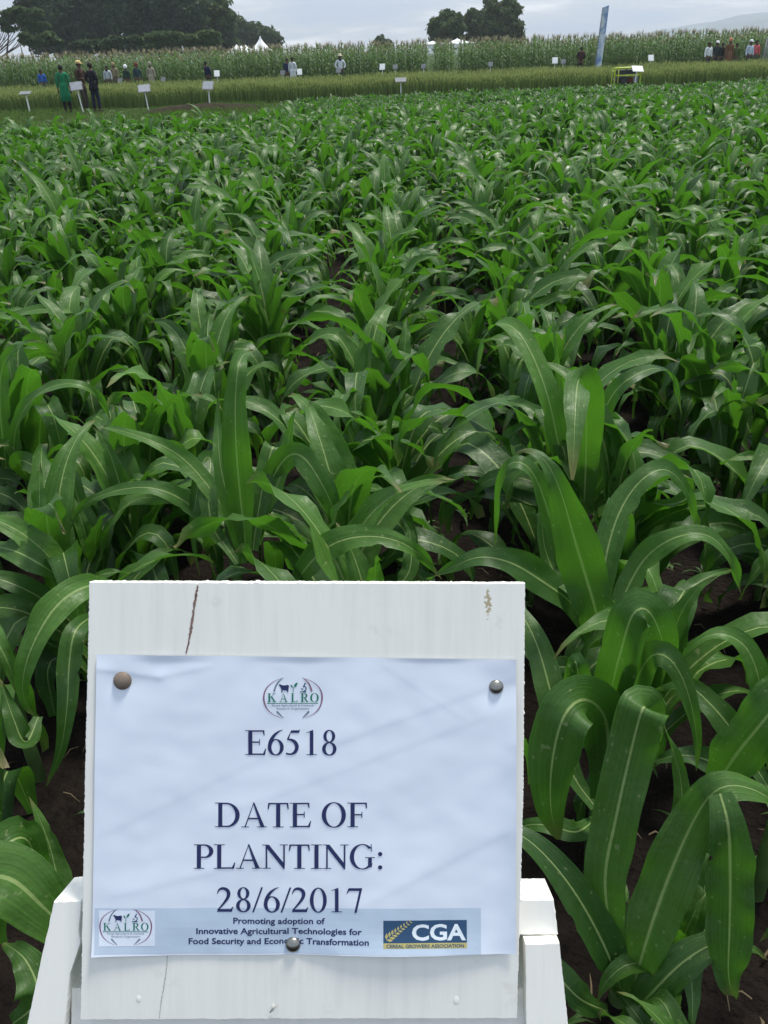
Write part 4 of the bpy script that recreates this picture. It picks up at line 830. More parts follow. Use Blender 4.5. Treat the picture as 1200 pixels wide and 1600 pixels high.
# ------------------------------------------------------------------ generator
def generator():
    p = gx(979, 38.9); root = empty('generator', p, R_(-4)); tag(root, 'portable generator in a lime yellow tube frame standing before the wheat', 'generator'); ylw = mat('lime_paint', (.42, .52, .03), .4, .5, var=.08); W, D, H = 1.06, .62, .86
    b = MB()
    def loop(y): 
        r = .10; q = []
        for cx, cz, a0 in ((W / 2 - r, .08 + r, -90), (W / 2 - r, H - r, 0), (-W / 2 + r, H - r, 90), (-W / 2 + r, .08 + r, 180)):
            q += [Vector((cx + r * math.cos(R_(a0 + t)), y, cz + r * math.sin(R_(a0 + t)))) for t in (0, 30, 60, 90)]
        return q + [q[0]]
    for y in (-D / 2, D / 2): b.tube(loop(y), .024, 8)
    for x in (-W / 2, W / 2):
        for z in (.18, H - .12): b.tube([(x, -D / 2, z), (x, D / 2, z)], .022, 8)
    for z in (.14, .58): b.tube([(-W / 2, -D / 2, z), (W / 2, -D / 2, z)], .02, 8)
    b.tube([(-W / 2 + .15, -D / 2, .08), (-W / 2 + .15, -D / 2, H)], .018, 8)
    b.build('frame', ylw, root)
    eng = mat('dark_engine', (.03, .03, .032), .5, .4); b = MB(); b.box((-.18, 0, .34), (.40, .42, .38)); b.tube([(-.1, -.24, .36), (-.1, -.30, .36)], [.15, .13], 20)
    for k in range(7): b.box((-.18, 0, .20 + k * .045), (.44, .44, .014))
    b.build('engine', eng, root, False); b = MB(); b.tube([(.06, 0, .34), (.14, 0, .34), (.42, 0, .34), (.46, 0, .34)], [.13, .17, .17, .11], 20); b.build('alternator', mat('rusty_red', (.16, .04, .03), .6), root)
    b = MB(); b.box((-.02, 0, .70), (.74, .44, .16)); b.tube([(.0, 0, .78), (0, 0, .81)], .05, 14); b.build('fuel_tank', mat('tank_black', (.02, .022, .03), .35, .5), root, False)
    b = MB(); b.box((.36, -.24, .42), (.20, .03, .22)); b.build('control_panel', M_GREY, root, False); b = MB(); b.tube([(-.42, -.1, .42), (-.42, .22, .42)], .08, 14); b.build('muffler', M_GREY, root)
    for sx in (-1, 1):
        for sy in (-1, 1): b = MB(); b.tube([(sx * .40, sy * D / 2, 0), (sx * .40, sy * D / 2, .07)], [.035, .03], 10); b.build('foot', eng, root)
    b = MB(); b.box((0, 0, .06), (.28, .20, .12)); o = b.build('jerry_can', M_CARD, None, False); o.location = gx(952, 38.7); tag(o, 'small white container on the ground left of the generator', 'container')
generator()

# ------------------------------------------------------------------ near sign
# the board's own frame: origin at the paper's middle, x right, y up the board, z towards the reader
DZ = 0.583; SP = DZ / FPX; O = CAM + ray(474, 1250) * DZ
sign = empty('notice_sign'); tag(sign, 'large white wooden notice board with pinned paper in the foreground', 'sign')
SM = Matrix((RR, UU, -F)).transposed().to_4x4(); SM.translation = O; 
foot = Vector((O.x, O.y + .12, 0))
sign.location = foot
INV = Matrix.Translation(-foot)
def B(px, py, z=0.0):          # a point on the board, given where it lies on it
    return INV @ (SM @ Vector(((px - 474) * SP, -(py - 1250) * SP, z)))
def mroughwood(name, col, stain=False):
    m = bpy.data.materials.new(name); m.use_nodes = True; t = m.node_tree; n = t.nodes; l = t.links; p = n['Principled BSDF']; p.inputs['Roughness'].default_value = .6; p.inputs['Specular IOR Level'].default_value = .3
    u = n.new('ShaderNodeUVMap'); u.uv_map = 'UVMap'; mp = n.new('ShaderNodeMapping'); mp.inputs['Scale'].default_value = (130, 9, 1); l.new(u.outputs[0], mp.inputs[0])
    nz = n.new('ShaderNodeTexNoise'); nz.inputs['Scale'].default_value = 1; nz.inputs['Detail'].default_value = 6; l.new(mp.outputs[0], nz.inputs['Vector'])
    n2 = n.new('ShaderNodeTexNoise'); n2.inputs['Scale'].default_value = 12; n2.inputs['Detail'].default_value = 5; l.new(u.outputs[0], n2.inputs['Vector'])
    mm = n.new('ShaderNodeMath'); mm.operation = 'ADD'; l.new(nz.outputs[0], mm.inputs[0]); l.new(n2.outputs[0], mm.inputs[1])
    r = n.new('ShaderNodeValToRGB'); r.color_ramp.elements[0].position = .70; r.color_ramp.elements[0].color = tuple(c * .93 for c in col) + (1,); r.color_ramp.elements[1].position = 1.2; r.color_ramp.elements[1].color = tuple(col) + (1,); l.new(mm.outputs[0], r.inputs[0])
    cur = r.outputs[0]
    ng = n.new('ShaderNodeTexNoise'); ng.inputs['Scale'].default_value = 26; ng.inputs['Detail'].default_value = 9; ng.inputs['Roughness'].default_value = .7; l.new(u.outputs[0], ng.inputs['Vector'])
    gm = n.new('ShaderNodeMapRange'); gm.inputs[1].default_value = .60; gm.inputs[2].default_value = .78; gm.inputs[3].default_value = 0; gm.inputs[4].default_value = .55; l.new(ng.outputs[0], gm.inputs[0])
    gx_ = n.new('ShaderNodeMix'); gx_.data_type = 'RGBA'; l.new(gm.outputs[0], gx_.inputs[0]); l.new(cur, gx_.inputs['A']); gx_.inputs['B'].default_value = (.50, .46, .37, 1); cur = gx_.outputs['Result']
    if stain:      # a patch of worn brown wood near the top right corner
        mp3 = n.new('ShaderNodeMapping'); cx, cy = (763 - 474) * SP, (1250 - 943) * SP; mp3.inputs['Location'].default_value = (-cx / .0045, -cy / .017, 0); mp3.inputs['Scale'].default_value = (1 / .0045, 1 / .017, 1); l.new(u.outputs[0], mp3.inputs[0])
        ln = n.new('ShaderNodeVectorMath'); ln.operation = 'LENGTH'; l.new(mp3.outputs[0], ln.inputs[0])
        n5 = n.new('ShaderNodeTexNoise'); n5.inputs['Scale'].default_value = 450; n5.inputs['Detail'].default_value = 4; l.new(u.outputs[0], n5.inputs['Vector'])
        s1 = n.new('ShaderNodeMapRange'); s1.inputs[1].default_value = .2; s1.inputs[2].default_value = 1.0; s1.inputs[3].default_value = .18; s1.inputs[4].default_value = -.25; l.new(ln.outputs['Value'], s1.inputs[0])
        s2 = n.new('ShaderNodeMath'); s2.operation = 'ADD'; l.new(n5.outputs[0], s2.inputs[0]); l.new(s1.outputs[0], s2.inputs[1])
        s3 = n.new('ShaderNodeMapRange'); s3.inputs[1].default_value = .50; s3.inputs[2].default_value = .62; l.new(s2.outputs[0], s3.inputs[0])
        c5 = n.new('ShaderNodeMix'); c5.data_type = 'RGBA'; l.new(s3.outputs[0], c5.inputs[0]); l.new(cur, c5.inputs['A']); c5.inputs['B'].default_value = (.42, .36, .24, 1); cur = c5.outputs['Result']
    l.new(cur, p.inputs['Base Color'])
    bp = n.new('ShaderNodeBump'); bp.inputs['Strength'].default_value = .35; bp.inputs['Distance'].default_value = .001; l.new(nz.outputs[0], bp.inputs['Height']); l.new(bp.outputs[0], p.inputs['Normal']); return m
M_BOARD = mroughwood('painted_board', (.80, .80, .75), True); M_BATTEN = mroughwood('painted_batten', (.86, .85, .79))
def slab(name, outline, z0, z1, m, rough=1.2, seed=0, step=5.0, bev=1.6, parent=None):
    """a board cut along an outline, with slightly ragged sawn edges"""
    r = random.Random(seed); pts = []; n = len(outline)
    for i in range(n):
        a, b_ = outline[i], outline[(i + 1) % n]; d = math.hypot(b_[0] - a[0], b_[1] - a[1]); k = max(1, int(d / step))
        for j in range(k):
            u = j / k; jj = 0 if j == 0 else rough; nx_, ny_ = (b_[1] - a[1]) / d, -(b_[0] - a[0]) / d; q = r.gauss(0, jj * .38) + (r.uniform(0, 2.2) * jj if r.random() < .04 else 0) + jj * .7 * noise.noise((a[0] + (b_[0] - a[0]) * u * .05 + seed, i * 9.1, u * d * .04))
            pts.append((a[0] + (b_[0] - a[0]) * u + nx_ * q, a[1] + (b_[1] - a[1]) * u + ny_ * q))
    cx, cy = sum(p[0] for p in pts) / len(pts), sum(p[1] for p in pts) / len(pts); N_ = len(pts)
    def ins(p, k): dx_, dy_ = cx - p[0], cy - p[1]; d = math.hypot(dx_, dy_); return (p[0] + dx_ / d * k, p[1] + dy_ / d * k)
    rings = [([ins(p, bev) for p in pts], z1), (pts, z1 - .0012), (pts, z0)]; b = MB(); V = []; uv = []
    for q, z in rings:
        for p in q: V.append(B(p[0], p[1], z)); uv.append(((p[0] - 474) * SP, (1250 - p[1]) * SP + (z - z1)))
    Fc = [(k * N_ + i, (k + 1) * N_ + i, (k + 1) * N_ + (i + 1) % N_, k * N_ + (i + 1) % N_) for k in range(2) for i in range(N_)] + [tuple(range(N_)), tuple(2 * N_ + i for i in range(N_))[::-1]]
    b.add(V, Fc, uv); return b.build(name, m, parent or sign, False)
TH = .011
board = slab('board', [(139, 909), (821, 911), (818, 1250), (808, 1592), (125, 1594), (131, 1250)], -TH, 0, M_BOARD, .8, 1, step=3.0)
# battens behind and beside the board
slab('cross_bar', [(104, 1417), (871, 1419), (878, 1474), (104, 1474)], -TH - .036, -TH - .001, M_BATTEN, .5, 2)
slab('side_batten', [(79, 1415), (122, 1413), (118, 1462), (121, 1478), (104, 1530), (94, 1640), (80, 1800), (-8, 1800), (29, 1640)], -TH - .034, -.006, M_BATTEN, .6, 3)
slab('side_batten', [(822, 1477), (875, 1475), (893, 1640), (908, 1800), (826, 1800), (823, 1640)], -TH - .034, -.002, M_BATTEN, .6, 4)
slab('lower_bar', [(100, 1560), (827, 1560), (827, 1660), (100, 1660)], -TH - .03, -TH - .0015, M_BATTEN, .6, 5)
pb = MB(); tp = B(474, 1500, -.065); pb.box((tp.x, tp.y + .01, (tp.z) / 2), (.05, .04, tp.z)); pb.build('post', M_BATTEN, sign, False)
# cracks and pits as real dark grooves raised from thin inlay strips
M_CRACK = mat('crack', (.20, .13, .11), .9, .1, var=.4, scale=300); M_CRACK2 = mat('hairline', (.42, .42, .38), .9, .1)
def strip(name, pts, w0, m, z=.0003, seed=0, jag=1.0):
    r = random.Random(seed); b = MB(); V = []; n = 60; P_ = smooth_path([(p[0], p[1], 0) for p in pts], n)
    for i, p in enumerate(P_):
        s = i / n; wv = w0 * (.25 + .75 * math.sin(math.pi * min(1, s * .9 + .06)) ** .6) * r.uniform(.5, 1.3); j = r.gauss(0, .35) * jag; V += [B(p.x + j - wv / 2, p.y, z), B(p.x + j + wv / 2, p.y, z)]
    b.add(V, [(2 * i, 2 * i + 1, 2 * i + 3, 2 * i + 2) for i in range(n)]); return b.build(name, m, board, False)
strip('crack', [(309, 914), (304, 945), (298, 985), (291, 1021)], 4.2, M_CRACK, seed=4)
strip('crack', [(262, 1492), (258, 1530), (252, 1565), (249, 1592)], 1.6, M_CRACK2, seed=5, jag=.6)
# nail scars
for (x, y, r_, a) in ((217, 1560, 5, 0), (427, 1573, 5, 1), (713, 1562, 6, 0)):
    b = MB(); V = [B(x, y, .0006)]; 
    for k in range(12): q = 2 * math.pi * k / 12; V.append(B(x + r_ * math.cos(q) * (.5 if a else .75), y + r_ * math.sin(q) * 1.1, .0002))
    b.add(V, [(0, k + 1, (k + 1) % 12 + 1) for k in range(12)]); b.build('nail_scar', M_BATTEN, board)
b = MB()
b.tube([B(422, 1581, .001), B(427, 1573, .002), B(433, 1567, .003)], [.0004, .0007, .0005], 6); b.build('splinter', M_CRACK2, board)

# paper with soft creases
PX0, PX1, PY0, PY1 = 150, 806.5, 1022, 1491
def pap_xy(u, v):        # outline slightly skewed like the photographed sheet
    x = 152 + (806 - 152) * u + (-7 + 6 * u) * v; y = 1022 + 8 * u + (1492 - 1022 + (-12) * u) * v; return x, y
def pap_z(px, py):
    x, y = (px - 478) / 330, (py - 1256) / 234
    z = .0016 + .0010 * noise.noise((x * 1.3, y * 1.1, 4)) + .0007 * noise.noise((x * 3.0 + y * 2, y * 2.2, 8)) + .00022 * noise.noise((x * 9, y * 8, 2))
    for (ax, ay, bx, by, am, wd) in ((530, 1160, 800, 1060, .0007, 22), (150, 1045, 250, 1058, .0012, 10), (250, 1058, 330, 1040, .0007, 9), (380, 1262, 760, 1120, .0006, 30), (180, 1400, 420, 1340, .0006, 26), (560, 1420, 790, 1300, .0006, 24), (170, 1300, 420, 1180, .0005, 30), (600, 1040, 720, 1120, .0004, 14)):
        dx_, dy_ = bx - ax, by - ay; L2 = dx_ * dx_ + dy_ * dy_; t = max(0, min(1, ((px - ax) * dx_ + (py - ay) * dy_) / L2)); d = ((px - ax) * dy_ - (py - ay) * dx_) / math.sqrt(L2); end = math.hypot(px - ax - dx_ * t, py - ay - dy_ * t)
        z += .6 * am * math.exp(-end / wd) * (1 / (1 + math.exp(-max(-30, min(30, d / 3.0)))) * .75 + .25)
    for (nx_, ny_) in ((192, 1063), (775, 1072), (458, 1475)):
        d = math.hypot(px - nx_, py - ny_); z -= .0012 * math.exp(-(d / 26) ** 2)
    # lifted free edges
    z += .0030 * max(0, (py - 1440) / 50) ** 2 * (.4 + .6 * math.cos((px - 640) / 90)) ** 2 * min(1, abs(px - 458) / 80) + .0022 * max(0, (px - 770) / 36) ** 2 * min(1, abs(py - 1072) / 90)
    z += .0016 * max(0, 1 - (py - 1020) / 14) * (.5 + .5 * math.sin(px / 33)) * min(1, abs(px - 192) / 50)
    return max(z, .0005)
def mpaper():
    m = mat('paper', (.70, .765, .86), .75, .25, var=.02, scale=5)
    return m
M_PAPER = mpaper()
b = MB(); nu, nv = 210, 150; V = []; uv = []
for j in range(nv + 1):
    for i in range(nu + 1): x, y = pap_xy(i / nu, j / nv); V.append(B(x, y, pap_z(x, y))); uv.append((i / nu, j / nv))
b.add(V, [(j * (nu + 1) + i, (j + 1) * (nu + 1) + i, (j + 1) * (nu + 1) + i + 1, j * (nu + 1) + i + 1) for j in range(nv) for i in range(nu)], uv)
V2 = [v - (SM.to_3x3() @ Vector((0, 0, .00015))) for v in V]; b.add(V2, [(j * (nu + 1) + i, j * (nu + 1) + i + 1, (j + 1) * (nu + 1) + i + 1, (j + 1) * (nu + 1) + i) for j in range(nv) for i in range(nu)], uv)
paper = b.build('paper', M_PAPER, sign)

def inkmat(name, c): return mat(name, c, .6, .25, var=.03, scale=60)
INK, GREENI, REDI, GREYB, GOLD, WHITEI, TEAL = inkmat('navy_ink', (.022, .030, .105)), inkmat('green_ink', (.0, .17, .11)), inkmat('maroon_ink', (.22, .10, .17)), inkmat('grey_ink', (.14, .18, .24)), inkmat('gold_ink', (.50, .44, .17)), inkmat('white_ink', (.76, .84, .90)), inkmat('slate_ink', (.035, .085, .17))
BANNER = inkmat('pale_blue_ink', (.50, .60, .72))
INKS = [INK, GREENI, REDI, GREYB, GOLD, WHITEI, TEAL, BANNER, M_PAPER]
class Print:
    """flat printed shapes lying on the paper, given in paper coordinates (y down)"""
    def __init__(s, lift=.00012): s.b = MB(); s.k = 0; s.lift = lift
    def poly(s, pts, mi=0):
        s.k += 1; z = s.lift + s.k * 1.2e-6
        bm = bmesh.new(); bm.faces.new([bm.verts.new((x, y, 0)) for x, y in pts])
        for ax in (0, 1):
            lo, hi = min(p[ax] for p in pts), max(p[ax] for p in pts); q = lo + 4
            while q < hi:
                co = (q, 0, 0) if ax == 0 else (0, q, 0); no = (1, 0, 0) if ax == 0 else (0, 1, 0)
                bmesh.ops.bisect_plane(bm, geom=bm.verts[:] + bm.edges[:] + bm.faces[:], plane_co=co, plane_no=no); q += 4
        bm.verts.index_update(); V = [B(v.co.x, v.co.y, pap_z(v.co.x, v.co.y) + z) for v in bm.verts]
        s.b.add(V, [tuple(v.index for v in f.verts)[::-1] for f in bm.faces], mi=mi); bm.free()
    def quads(s, A, Bp, mi=0):
        if len(A) == 2:
            m_ = max(1, int(math.hypot(A[1][0] - A[0][0], A[1][1] - A[0][1]) / 6)); A = [(A[0][0] + (A[1][0] - A[0][0]) * i / m_, A[0][1] + (A[1][1] - A[0][1]) * i / m_) for i in range(m_ + 1)]; Bp = [(Bp[0][0] + (Bp[1][0] - Bp[0][0]) * i / m_, Bp[0][1] + (Bp[1][1] - Bp[0][1]) * i / m_) for i in range(m_ + 1)]
        s.k += 1; z = s.lift + s.k * 1.2e-6; n = len(A); V = [B(x, y, pap_z(x, y) + z) for p in zip(A, Bp) for x, y in p]
        s.b.add(V, [(2 * i, 2 * i + 1, 2 * i + 3, 2 * i + 2) for i in range(n - 1)], mi=mi)
    def rect(s, x0, y0, x1, y1, mi=0):
        n = max(2, int((x1 - x0) / 10)); m_ = max(1, int(abs(y1 - y0) / 10)); s.k += 1; z = s.lift + s.k * 1.2e-6; V = []
        for j in range(m_ + 1):
            for i in range(n + 1): x, y = x0 + (x1 - x0) * i / n, y0 + (y1 - y0) * j / m_; V.append(B(x, y, pap_z(x, y) + z))
        s.b.add(V, [(j * (n + 1) + i, (j + 1) * (n + 1) + i, (j + 1) * (n + 1) + i + 1, j * (n + 1) + i + 1) for j in range(m_) for i in range(n)], mi=mi)
    def arc(s, cx, cy, rx, ry, irx, iry, a0, a1, mi=0, n=40):
        A = [(cx + rx * math.cos(R_(a0 + (a1 - a0) * i / n)), cy - ry * math.sin(R_(a0 + (a1 - a0) * i / n))) for i in range(n + 1)]; C = [(cx + irx * math.cos(R_(a0 + (a1 - a0) * i / n)), cy - iry * math.sin(R_(a0 + (a1 - a0) * i / n))) for i in range(n + 1)]; s.quads(A, C, mi)
    def stroke(s, pts, mi=0, n=24):      # pts (x, y, width)
        P_ = smooth_path(pts, n); A = []; C = []
        for i, p in enumerate(P_):
            t = P_[min(i + 1, n)] - P_[max(i - 1, 0)]; l = math.hypot(t.x, t.y) or 1; nx_, ny_ = -t.y / l, t.x / l; A.append((p.x + nx_ * p.z / 2, p.y + ny_ * p.z / 2)); C.append((p.x - nx_ * p.z / 2, p.y - ny_ * p.z / 2))
        s.quads(A, C, mi)
    def build(s, name): return s.b.build(name, INKS, paper, False)
# serif letter shapes on a 1000 unit em: r rectangle, q polygon, a ring segment, s stroke
GL = {
 'E': (611, [('r', 104, 15, 206, 647), ('r', 14, 643, 290, 662), ('r', 14, 0, 290, 19), ('r', 200, 624, 535, 662), ('q', (505, 662), (546, 662), (552, 520), (532, 520), (500, 624)), ('r', 200, 0, 540, 38), ('q', (520, 0), (565, 0), (597, 169), (573, 169), (510, 38)), ('r', 200, 325, 405, 361), ('q', (399, 425), (421, 425), (421, 262), (399, 262))]),
 'F': (556, [('r', 104, 15, 206, 647), ('r', 14, 643, 290, 662), ('r', 14, 0, 300, 19), ('r', 200, 624, 530, 662), ('q', (505, 662), (546, 662), (550, 510), (528, 510), (500, 624)), ('r', 200, 318, 405, 354), ('q', (399, 418), (421, 418), (421, 255), (399, 255))]),
 'D': (722, [('r', 104, 15, 206, 647), ('r', 16, 643, 290, 662), ('r', 16, 0, 290, 19), ('r', 200, 624, 322, 662), ('r', 200, 0, 322, 38), ('a', 320, 331, 365, 331, 255, 293, -90, 90)]),
 'O': (722, [('a', 361, 331, 327, 345, 219, 318, 0, 360)]),
 'G': (722, [('a', 372, 331, 340, 345, 234, 318, 42, 310), ('q', (532, 60), (632, 40), (632, 300), (532, 300)), ('r', 455, 296, 709, 315), ('q', (602, 676), (622, 676), (637, 475), (614, 475)), ('a', 372, 331, 340, 345, 330, 318, 308, 326)]),
 'A': (722, [('q', (98, 12), (134, 12), (368, 674), (338, 640)), ('q', (330, 674), (372, 674), (655, 12), (542, 12)), ('r', 190, 216, 480, 256), ('r', 14, 0, 216, 19), ('r', 450, 0, 708, 19)]),
 'T': (611, [('r', 254, 15, 357, 650), ('r', 160, 0, 452, 19), ('r', 40, 624, 572, 662), ('q', (17, 492), (41, 492), (75, 624), (75, 662), (30, 662)), ('q', (593, 492), (569, 492), (535, 624), (535, 662), (581, 662))]),
 'P': (556, [('r', 100, 15, 202, 647), ('r', 16, 643, 290, 662), ('r', 16, 0, 296, 19), ('r', 200, 626, 300, 662), ('r', 200, 292, 300, 328), ('a', 298, 477, 244, 185, 138, 149, -90, 90)]),
 'L': (611, [('r', 104, 15, 206, 647), ('r', 12, 643, 300, 662), ('r', 12, 0, 290, 19), ('r', 200, 0, 545, 38), ('q', (515, 0), (562, 0), (598, 174), (573, 174), (505, 38))]),
 'N': (722, [('r', 104, 15, 138, 640), ('r', 12, 0, 232, 19), ('r', 12, 643, 130, 662), ('q', (96, 662), (190, 662), (622, 120), (622, -11), (594, -11), (96, 610)), ('r', 590, 60, 622, 647), ('r', 492, 643, 712, 662)]),
 'I': (333, [('r', 115, 15, 217, 647), ('r', 18, 0, 315, 19), ('r', 18, 643, 315, 662)]),
 'K': (722, [('r', 112, 15, 222, 647), ('r', 34, 0, 300, 22), ('r', 34, 640, 300, 662), ('q', (222, 300), (222, 345), (530, 645), (580, 645)), ('q', (290, 385), (380, 455), (690, 15), (550, 15)), ('r', 450, 640, 690, 662), ('r', 430, 0, 723, 22)]),
 'R': (667, [('r', 100, 15, 208, 647), ('r', 16, 640, 290, 662), ('r', 16, 0, 296, 22), ('r', 200, 626, 310, 662), ('r', 200, 310, 310, 346), ('a', 305, 486, 254, 176, 142, 140, -90, 90), ('q', (270, 325), (380, 330), (640, 15), (500, 15)), ('r', 480, 0, 665, 22)]),
 '0': (500, [('a', 250, 331, 226, 345, 137, 316, 0, 360)]),
 '1': (500, [('r', 211, 15, 299, 600), ('q', (112, 585), (112, 602), (292, 676), (299, 676), (299, 595), (211, 595), (190, 612)), ('r', 118, 0, 394, 19)]),
 '2': (500, [('s', (38, 505, 20), (80, 600, 44), (150, 640, 70), (235, 638, 80), (322, 580, 96), (348, 490, 98), (318, 385, 84), (225, 250, 60), (120, 125, 44), (45, 40, 40)), ('q', (30, 0), (435, 0), (475, 137), (452, 137), (405, 76), (80, 76), (30, 20))]),
 '5': (500, [('q', (181, 662), (400, 662), (438, 690), (402, 592), (160, 592)), ('q', (160, 610), (190, 662), (120, 430), (64, 425)), ('s', (75, 418, 30), (180, 408, 62), (290, 345, 92), (345, 225, 100), (305, 100, 88), (210, 32, 52), (110, 25, 46), (40, 45, 50))]),
 '6': (500, [('a', 253, 206, 218, 220, 124, 190, 0, 360), ('s', (448, 672, 12), (330, 625, 42), (205, 520, 76), (115, 380, 92), (80, 240, 92), (90, 160, 70))]),
 '7': (500, [('q', (79, 662), (449, 662), (449, 646), (300, -8), (237, -8), (372, 588), (100, 588), (37, 515), (20, 520))]),
 '8': (500, [('a', 250, 508, 160, 168, 84, 142, 0, 360), ('a', 250, 168, 194, 182, 108, 152, 0, 360)]),
 '/': (278, [('q', (-9, -14), (40, -14), (287, 676), (238, 676))]), ' ': (250, []),
 ':': (278, [('a', 140, 42, 54, 54, 1, 1, 0, 360), ('a', 140, 405, 54, 54, 1, 1, 0, 360)]), 'S': (556, []),
}
def serif(pr, txt, x0, x1, base, cap, mi=0, slope=0.0, extra=0, bold=0):
    """set a line so that its ink runs from x0 to x1"""
    tot = sum(GL[c][0] + extra for c in txt) - extra; k = cap / 662; kx = (x1 - x0) / (tot - 30); x = x0 - 15 * kx
    for c in txt:
        X = lambda u: x + u * kx
        Yy = lambda u, v: base + slope * (x + u * kx - x0) - v * k
        for g in GL[c][1]:
            if g[0] == 'r':
                _, a0, b0, a1, b1 = g; a0 -= bold; a1 += bold; b1 += bold * .5; pr.quads([(X(a0), Yy(a0, b0)), (X(a1), Yy(a1, b0))], [(X(a0), Yy(a0, b1)), (X(a1), Yy(a1, b1))], mi)
            elif g[0] == 'q': pr.poly([(X(u), Yy(u, v)) for u, v in g[1:]], mi)
            elif g[0] == 'a':
                _, cx, cy, rx, ry, ix, iy, A0, A1 = g; pr.arc(X(cx), Yy(cx, cy), (rx + bold) * kx, (ry + bold * .5) * k, (ix - bold) * kx if ix > bold else .1, iy * k, A0, A1, mi)
            else: pr.stroke([(X(u), Yy(u, v), w_ * k) for u, v, w_ in g[1:]], mi)
        x += (GL[c][0] + extra) * kx
for t_, x0_, x1_, y_, c_ in (('E6518', 384, 528, 1178.5, 38.5), ('DATE OF', 337, 573, 1291, 38), ('PLANTING:', 304, 601, 1355.5, 37.5), ('28/6/2017', 339, 568, 1423, 37.5)):
    pr = Print(.00028); serif(pr, t_, x0_, x1_, y_, c_, bold=5); pr.build('lettering')
def sans(txt, cx, base, width, cap, mi, bold=.012, name=None, left=None, depth=None):
    """built-in sans face turned into flat shapes on the paper"""
    cu = bpy.data.curves.new('t', 'FONT'); cu.body = txt; cu.size = 1; cu.offset = bold; cu.resolution_u = 3; cu.fill_mode = 'FRONT' if hasattr(cu, 'fill_mode') else cu.fill_mode
    o_ = bpy.data.objects.new('t', cu); COL.objects.link(o_); bpy.context.view_layer.update(); me = bpy.data.meshes.new_from_object(o_.evaluated_get(bpy.context.evaluated_depsgraph_get())); V = np.array([v.co[:] for v in me.vertices]); Fc = [tuple(p.vertices) for p in me.polygons]
    bpy.data.objects.remove(o_); bpy.data.curves.remove(cu); bpy.data.meshes.remove(me)
    x0, x1 = V[:, 0].min(), V[:, 0].max(); kx = width / (x1 - x0); ky = cap / .70; X = (V[:, 0] - x0) * kx + (cx - width / 2); Y = base - V[:, 1] * ky
    return [(x, y) for x, y in zip(X, Y)], Fc, mi
def put(pr, t):
    pts, Fc, mi = t; pr.k += 1; z = pr.lift + pr.k * 1.2e-6; pr.b.add([B(x, y, pap_z(x, y) + z) for x, y in pts], Fc, mi=mi)
bn = Print(.00012); bn.rect(149.5, 1417, 751, 1487.5, 7); 
bn.build('printed_band')
tx = Print(.00028)
put(tx, sans('Promoting adoption of', 436.5, 1441.5, 143, 9.2, 0, .022)); put(tx, sans('Innovative Agricultural Technologies for', 436.5, 1457.5, 258, 9.2, 0, .022)); put(tx, sans('Food Security and Economic Transformation', 436, 1473.3, 281, 9.2, 0, .022))
tx.build('small_print')
def kalro(cx, cy, s, name, backing=False):
    p = Print(.00030); S_ = lambda x, y: (cx + (x - 582) * s, cy + (y - 497) * s)
    if backing: p.lift = .00022; p.rect(156, 1420.5, 243.5, 1476, 8); p.lift = .00030
    def st(pts, mi, w1): p.stroke([S_(a, b_) + (w_ * s * w1,) for a, b_, w_ in pts], mi)
    for m_ in (1, -1):
        fx = lambda x: 582 + (x - 582) * m_
        st([(fx(400), 190, 5), (fx(270), 250, 10), (fx(165), 350, 16), (fx(128), 490, 24), (fx(165), 640, 18), (fx(260), 745, 10), (fx(390), 808, 4)], 2, 1)
        st([(fx(440), 178, 5), (fx(370), 230, 18), (fx(320), 300, 22), (fx(288), 395, 26)], 3 if m_ > 0 else 2, 1)
        st([(fx(330), 705, 28), (fx(375), 750, 20), (fx(432), 808, 10)], 3, 1)
    # cow
    p.poly([S_(*q) for q in ((360, 292), (382, 278), (400, 292), (440, 300), (500, 292), (518, 300), (520, 318), (515, 345), (508, 410), (498, 412), (495, 385), (478, 380), (420, 370), (416, 412), (404, 412), (402, 352), (388, 330), (378, 306), (362, 304))], 0)
    # seedling
    p.poly([S_(*q) for q in ((540, 285), (575, 305), (582, 335), (556, 330))], 1); p.poly([S_(*q) for q in ((600, 330), (602, 292), (625, 265), (655, 252), (648, 292), (630, 315))], 1); st([(586, 405, 12), (586, 370, 8), (582, 332, 6)], 1, 1); st([(586, 345, 6), (600, 325, 6)], 1, 1)
    # microscope
    p.poly([S_(*q) for q in ((692, 410), (692, 396), (735, 392), (762, 380), (790, 396), (792, 410))], 6); p.stroke([S_(757, 310) + (14 * s,), S_(785, 335) + (16 * s,), S_(780, 370) + (16 * s,), S_(750, 395) + (16 * s,)], 6); p.poly([S_(*q) for q in ((735, 322), (752, 332), (782, 268), (776, 256), (764, 262))], 6); p.poly([S_(*q) for q in ((712, 340), (742, 365), (734, 376), (706, 352))], 6)
    x0 = S_(186, 0)[0]
    for c, a, b_ in (('K', 186, 318), ('A', 370, 500), ('L', 552, 655), ('R', 702, 822), ('O', 850, 985)): serif(p, c, S_(a, 0)[0], S_(b_, 0)[0], S_(0, 560)[1], 136 * s, 1, bold=14)
    y0 = S_(0, 574)[1]; p.rect(S_(180, 0)[0], y0, S_(975, 0)[0], y0 + 11 * s, 1)
    put(p, sans('Kenya Agricultural & Livestock', S_(582, 0)[0], S_(0, 628)[1], 650 * s, 34 * s, 3, .0)); put(p, sans('Research Organization', S_(582, 0)[0], S_(0, 678)[1], 500 * s, 34 * s, 3, .0))
    p.build(name)
kalro(458.2, 1089.7, .1, 'logo'); kalro(197.8, 1446.3, .0885, 'logo', True)
